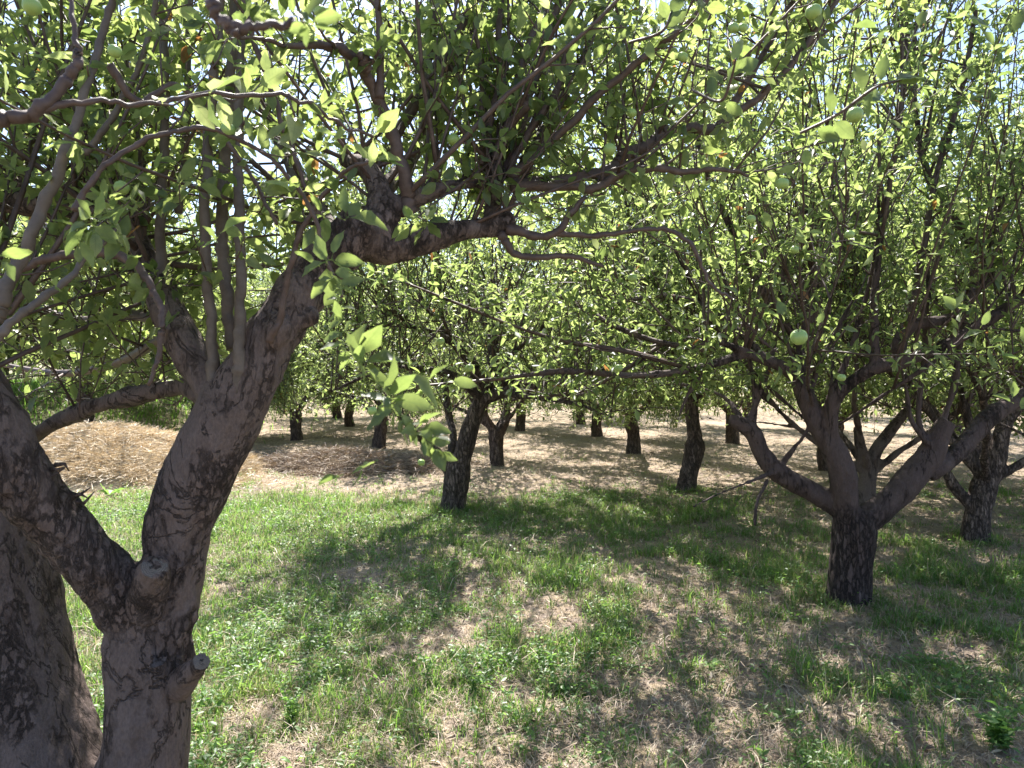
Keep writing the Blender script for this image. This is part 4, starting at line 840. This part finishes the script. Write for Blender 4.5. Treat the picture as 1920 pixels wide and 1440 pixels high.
# ================================================================== 4. ground cover
def in_view(x, y, m=0.6): return np.abs(x) < (y + 0.2) * 0.70 + m
def scatter(n, y0, y1, bias, seed, dens=None, m=0.6):
    r = np.random.default_rng(seed); t = r.random(n); y = y0 * (y1 / y0) ** (t ** bias); w = (y + 0.2) * 0.70 + m; x = r.uniform(-1, 1, n) * w
    if dens is not None:
        ok = r.random(n) < dens(x, y); x, y = x[ok], y[ok]
    return x, y
def blades(name, x, y, L, W, lean, rnd, mat, flat=0.0, seed=0, zoff=0.0):
    r = np.random.default_rng(seed); n = len(x); az = r.uniform(0, 2 * math.pi, n); z = ground_z(x, y) + zoff
    dirh = np.stack([np.cos(az), np.sin(az), np.zeros(n)], -1); side = np.stack([-np.sin(az + r.normal(0, .6, n)), np.cos(az), np.zeros(n)], -1)
    p0 = np.stack([x, y, z], -1); ln = lean[:, None]; up = np.array([0, 0, 1.0])
    p1 = p0 + (up * (1 - ln * 0.75) + dirh * ln * 0.6) * (L * 0.5)[:, None]
    p2 = p1 + (up * (1 - ln * 1.15) + dirh * (0.25 + ln)) * (L * 0.5)[:, None]
    w = (W * 0.5)[:, None] * side
    V = np.stack([p0 - w, p0 + w, p1 - w * 0.85, p1 + w * 0.85, p2], 1).reshape(-1, 3); o = (np.arange(n) * 5)[:, None]
    return make_mesh(name, V, [o + np.array([[0, 1, 3, 2]]), o + np.array([[2, 3, 4]])], mat, True, {'rnd': np.repeat(rnd, 5)})
r = np.random.default_rng(5)
# grass: tufts on the green patches
tx, ty = scatter(100000, 2.4, 15, 0.85, 1, lambda x, y: 0.05 * (y < 10) + 0.95 * green_mask(x, y) ** 1.3)
for o_ in bpy.data.objects:               # grass and weeds gather round the feet of the trunks
    if o_.get('category') == 'tree' and o_.location.y < 12:
        aa = r.uniform(0, 6.28, 160); rr_ = 0.16 + np.abs(r.normal(0, 0.10, 160)); tx = np.append(tx, o_.location.x + np.cos(aa) * rr_); ty = np.append(ty, o_.location.y + np.sin(aa) * rr_)
nb = 11; bx = np.repeat(tx, nb) + r.normal(0, 0.022, len(tx) * nb); by = np.repeat(ty, nb) + r.normal(0, 0.022, len(tx) * nb)
ht = np.repeat(r.lognormal(math.log(0.055), 0.42, len(tx)) * (0.6 + 1.0 * fbm(tx * 2.3, ty * 2.3, 55, 3) + 0.5 * (fbm(tx * 0.8, ty * 0.8, 3, 3) > 0.55)), nb) * r.uniform(0.55, 1.2, len(bx)); base_r = np.repeat(np.clip(r.beta(2, 2.4, len(tx)) * 0.5 + 0.45 * fbm(tx * 1.6, ty * 1.6, 66, 3) - 0.06, 0, 0.62), nb)
dryb = r.random(len(bx)) < 0.20; rn = np.clip(base_r + r.normal(0, 0.07, len(bx)), 0, 0.62); rn[dryb] = r.uniform(0.7, 1, dryb.sum())
me = blades('grass', bx, by, np.clip(ht, 0.02, 0.2), r.uniform(0.0025, 0.0055, len(bx)) * (1 + by * 0.05), r.uniform(0.15, 0.8, len(bx)), rn, M_GRASS, seed=2)
link('grass', me, kind='stuff', label='patchy green grass under the trees', category='grass'); print('grass blades', len(bx))
# bank grass far left
gxx = r.uniform(-22, -5.5, 26000); gyy = r.uniform(12.5, 30, 26000); ok = in_view(gxx, gyy, 1) & (r.random(26000) < green_mask(gxx, gyy)); gxx, gyy = gxx[ok], gyy[ok]
me = blades('bank_grass', gxx, gyy, r.uniform(0.12, 0.4, len(gxx)), r.uniform(0.015, 0.04, len(gxx)), r.uniform(0.1, 0.7, len(gxx)), r.beta(2, 2, len(gxx)) * 0.62, M_GRASS, seed=3)
link('bank_grass', me, kind='stuff', label='tall grass on the far left bank', category='grass')
# dead grass lying flat
lx, ly = scatter(210000, 2.4, 20, 0.9, 7, lambda x, y: 0.35 + 0.65 * fbm(x * 1.4, y * 1.4, 31, 3))
n = len(lx)
me = blades('dry_grass', lx, ly, r.uniform(0.04, 0.14, n), r.uniform(0.0015, 0.0035, n) * (1 + ly * 0.08), r.uniform(0.62, 1.0, n), np.clip(r.beta(2, 1.6, n), 0, 1), M_LITTER, seed=4, zoff=0.004)
link('dry_grass', me, kind='stuff', label='flattened dead grass and straw on the ground', category='dead grass')
sx_, sy_ = scatter(2600, 2.4, 18, 0.9, 17); n = len(sx_)
me = blades('dead_stems', sx_, sy_, r.uniform(0.12, 0.38, n), r.uniform(0.002, 0.004, n) * (1 + sy_ * 0.06), r.uniform(0.8, 0.95, n), r.uniform(0.3, 1, n), M_LITTER, seed=14, zoff=0.012)
link('dead_stems', me, kind='stuff', label='long dry stems lying across the grass', category='dead stems')
# small broad-leaved weeds and clover
wx, wy = scatter(34000, 2.4, 12, 0.85, 9, lambda x, y: 0.04 + 0.6 * green_mask(x, y) * (fbm(x * 1.8, y * 1.8, 77, 2) > 0.5))
ws = r.uniform(0.5, 1.3, len(wx)); k_ = 14
px_ = np.repeat(wx, k_) + r.normal(0, 0.03, len(wx) * k_); py_ = np.repeat(wy, k_) + r.normal(0, 0.03, len(wx) * k_)
pz_ = ground_z(px_, py_) + np.abs(r.normal(0.035, 0.03, len(px_))) * np.repeat(ws, k_)
az = r.uniform(0, 6.28, len(px_)); ax = np.stack([np.cos(az), np.sin(az), r.normal(0.1, 0.3, len(px_))], -1)
me = leaves_mesh('weeds', np.stack([px_, py_, pz_], -1), ax, r.normal(0, 0.3, (len(px_), 3)) + np.array([0, 0, 1.0]), r.uniform(0.012, 0.034, len(px_)) * np.repeat(ws, k_), r.random(len(px_)), 'mid', M_WEED, 1.3)
link('weeds', me, kind='stuff', label='low broad leaved weeds and clover among the grass', category='weeds')
# fallen leaves and bits
fx, fy = scatter(20000, 2.4, 22, 0.8, 12)
me = leaves_mesh('fallen_leaves', np.stack([fx, fy, ground_z(fx, fy) + 0.012], -1), np.stack([r.normal(0, 1, len(fx)), r.normal(0, 1, len(fx)), r.normal(0, .15, len(fx))], -1), r.normal(0, 0.3, (len(fx), 3)) + np.array([0, 0, 1.0]), r.uniform(0.02, 0.055, len(fx)), r.random(len(fx)) * 0.8, 'mid', M_LITTER)
link('fallen_leaves', me, kind='stuff', label='dry fallen leaves scattered on the ground', category='leaves')

# broad-leaved single plants
def rosette_plant(u, v, n, size, label, seed, upright=0.35):
    b = G(u, v); r = np.random.default_rng(seed); az = np.arange(n) * 2.4 + r.normal(0, 0.2, n)
    ax = np.stack([np.cos(az), np.sin(az), np.full(n, upright) + r.normal(0, 0.15, n)], -1)
    pos = np.zeros((n, 3)) + np.array([0, 0, 0.02]); me = leaves_mesh('weed_plant', pos, ax, np.tile([0, 0, 1.0], (n, 1)) + r.normal(0, .2, (n, 3)), r.uniform(0.7, 1.15, n) * size, r.uniform(0.4, 1, n), 'near', M_WEED, 1.5)
    st = [np.array([[0, 0, -0.02, 0.004], [0, 0, 0.03, 0.003]])]; V, F = tubes(st, 5)
    root = bpy.data.objects.new('weed_plant', None); COL.objects.link(root); root.location = [float(c) for c in b]
    root['label'] = label; root['category'] = 'plant'; root['group'] = 'broad leaved weeds in the grass'
    link('leaves', me, root); link('stem', make_mesh('stem', V, F, M_WEED, attr={'rnd': np.full(len(V), .5)}), root)
def stem_plant(u, v, h, label, seed, stems=3, leaf=0.032):
    b = G(u, v); r = np.random.default_rng(seed); pos, ax, st = [], [], []
    for k in range(stems):
        q = catmull([[0, 0, -0.02, 0.0028], [*(r.normal(0, 0.012, 2) * (k > 0)), h * 0.4, 0.0024], [*(r.normal(0, 0.04, 2)), h * r.uniform(0.7, 1.1), 0.0014]], 6); st.append(q)
        for i in range(2, len(q)):
            for w in range(2):
                a = r.uniform(0, 6.28); pos.append(q[i, :3]); ax.append([math.cos(a), math.sin(a), r.uniform(0.1, 0.8)])
    n = len(pos); me = leaves_mesh('leaves', np.array(pos), np.array(ax), r.normal(0, .35, (n, 3)) + np.array([0, 0, 1.0]), r.uniform(0.6, 1.2, n) * leaf, r.random(n), 'near', M_WEED, 1.2)
    root = bpy.data.objects.new('weed_plant', None); COL.objects.link(root); root.location = [float(c) for c in b]
    root['label'] = label; root['category'] = 'plant'; root['group'] = 'broad leaved weeds in the grass'
    V, F = tubes(st, 5); link('leaves', me, root); link('stem', make_mesh('stem', V, F, M_WEED, attr={'rnd': np.full(len(V), .5)}), root)
rosette_plant(1478, 1350, 5, 0.085, 'broad leaved weed with pale wide leaves right of the bottom centre', 1, 0.15)
rosette_plant(1332, 1255, 5, 0.075, 'small broad leaved weed in the grass left of the sturdy right trunk', 2, 0.15)
stem_plant(545, 1360, 0.17, 'upright leafy weed at the bottom right of the foreground trunk', 3, 4)
stem_plant(800, 1290, 0.16, 'upright leafy weed in the grass at the lower middle', 4, 2)
stem_plant(890, 1310, 0.12, 'low bushy weed just right of the upright weed at the lower middle', 9, 4)
rosette_plant(205, 930, 9, 0.17, 'broad leaved plant at the foot of the hay pile', 5, 0.5)
stem_plant(1880, 1420, 0.16, 'dark green bushy weed in the bottom right corner', 6, 10, 0.05)
rosette_plant(185, 1290, 7, 0.09, 'pale leaved weed between the two foreground stems', 7, 0.2)

# ================================================================== 5. hay pile and brush pile
def pile(name, c, rx, ry, h, n, mat, matc, Lr, Wr, label, cat, seed, rnd_lo=0.0, rnd_hi=1.0):
    r = np.random.default_rng(seed); b = np.array([c[0], c[1], float(ground_z(*c))]); m = 60
    gxx = np.linspace(-1.15, 1.15, m); A, B = np.meshgrid(gxx, gxx); rad = np.sqrt(A ** 2 + B ** 2)
    def hz(a, b_): 
        rd = np.sqrt(a ** 2 + b_ ** 2); f = np.clip(1 - rd, 0, 1); return h * (f ** 0.75) * (0.72 + 0.56 * fbm(a * 2.4 + seed, b_ * 2.4, seed, 3)) - 0.05 * (rd > 1) + 0.05 * f * (fbm(a * 9, b_ * 9, 5, 2) - .5)
    Zp = hz(A, B) - 0.03; V = np.stack([A * rx, B * ry, Zp], -1).reshape(-1, 3)
    I, J = np.meshgrid(np.arange(m - 1), np.arange(m - 1), indexing='ij'); k = (I * m + J).ravel()
    root = bpy.data.objects.new(name, None); COL.objects.link(root); root.location = [float(x) for x in b]; root['label'] = label; root['category'] = cat
    link('heap', make_mesh('heap', V, [np.stack([k, k + 1, k + m + 1, k + m], -1)], matc, attr={'rnd': np.full(len(V), 0.35), 'green': np.zeros(len(V))}), root)
    a = r.uniform(0, 6.28, n); q = np.sqrt(r.random(n)) * 1.04 * (1 + 0.14 * np.sin(a * 3 + seed) + 0.10 * np.sin(a * 7)) * np.where(r.random(n) < 0.12, r.uniform(1.0, 1.35, n), 1); x = np.cos(a) * q; y = np.sin(a) * q; z = np.maximum(hz(x, y), 0) + 0.01
    az = r.uniform(0, 6.28, n); L = r.uniform(*Lr, n); W = r.uniform(*Wr, n); pit = r.normal(0.0, 0.28, n)
    dx = np.stack([np.cos(az) * np.cos(pit), np.sin(az) * np.cos(pit), np.sin(pit)], -1); c0 = np.stack([x * rx, y * ry, z + r.uniform(0, 0.04, n)], -1)
    sd_ = unit(np.cross(dx, r.normal(0, 1, (n, 3)))); sag = np.array([0, 0, 1.0]) * (L * r.uniform(0.02, 0.12, n))[:, None]
    pa = c0 - dx * (L / 2)[:, None] - sag; pb = c0 + dx * (L / 2)[:, None] - sag; w = sd_ * (W / 2)[:, None]
    V = np.stack([pa - w, pa + w, c0 - w, c0 + w, pb - w, pb + w], 1).reshape(-1, 3); o = (np.arange(n) * 6)[:, None]
    rn = r.uniform(rnd_lo, rnd_hi, n)
    s_ = link('straws', make_mesh('straws', V, [o + np.array([[0, 1, 3, 2]]), o + np.array([[2, 3, 5, 4]])], mat, True, {'rnd': np.repeat(rn, 6)}), root); s_['kind'] = 'stuff'
pile('hay_pile', (-6.6, 11.9), 2.6, 1.9, 0.84, 80000, M_STRAW, M_STRAW, (0.12, 0.5), (0.003, 0.008), 'long loose pile of golden dry hay behind the foreground stems', 'hay', 3)
pile('brush_pile', (-2.9, 12.7), 1.9, 0.9, 0.24, 16000, M_LITTER, M_GROUND, (0.15, 0.6), (0.003, 0.009), 'low heap of grey brush cuttings in the shade beyond the green strip', 'brush', 6, 0.1, 0.8)
print('leaves', ALL_LEAVES[0], 'apples', apple_count[0])
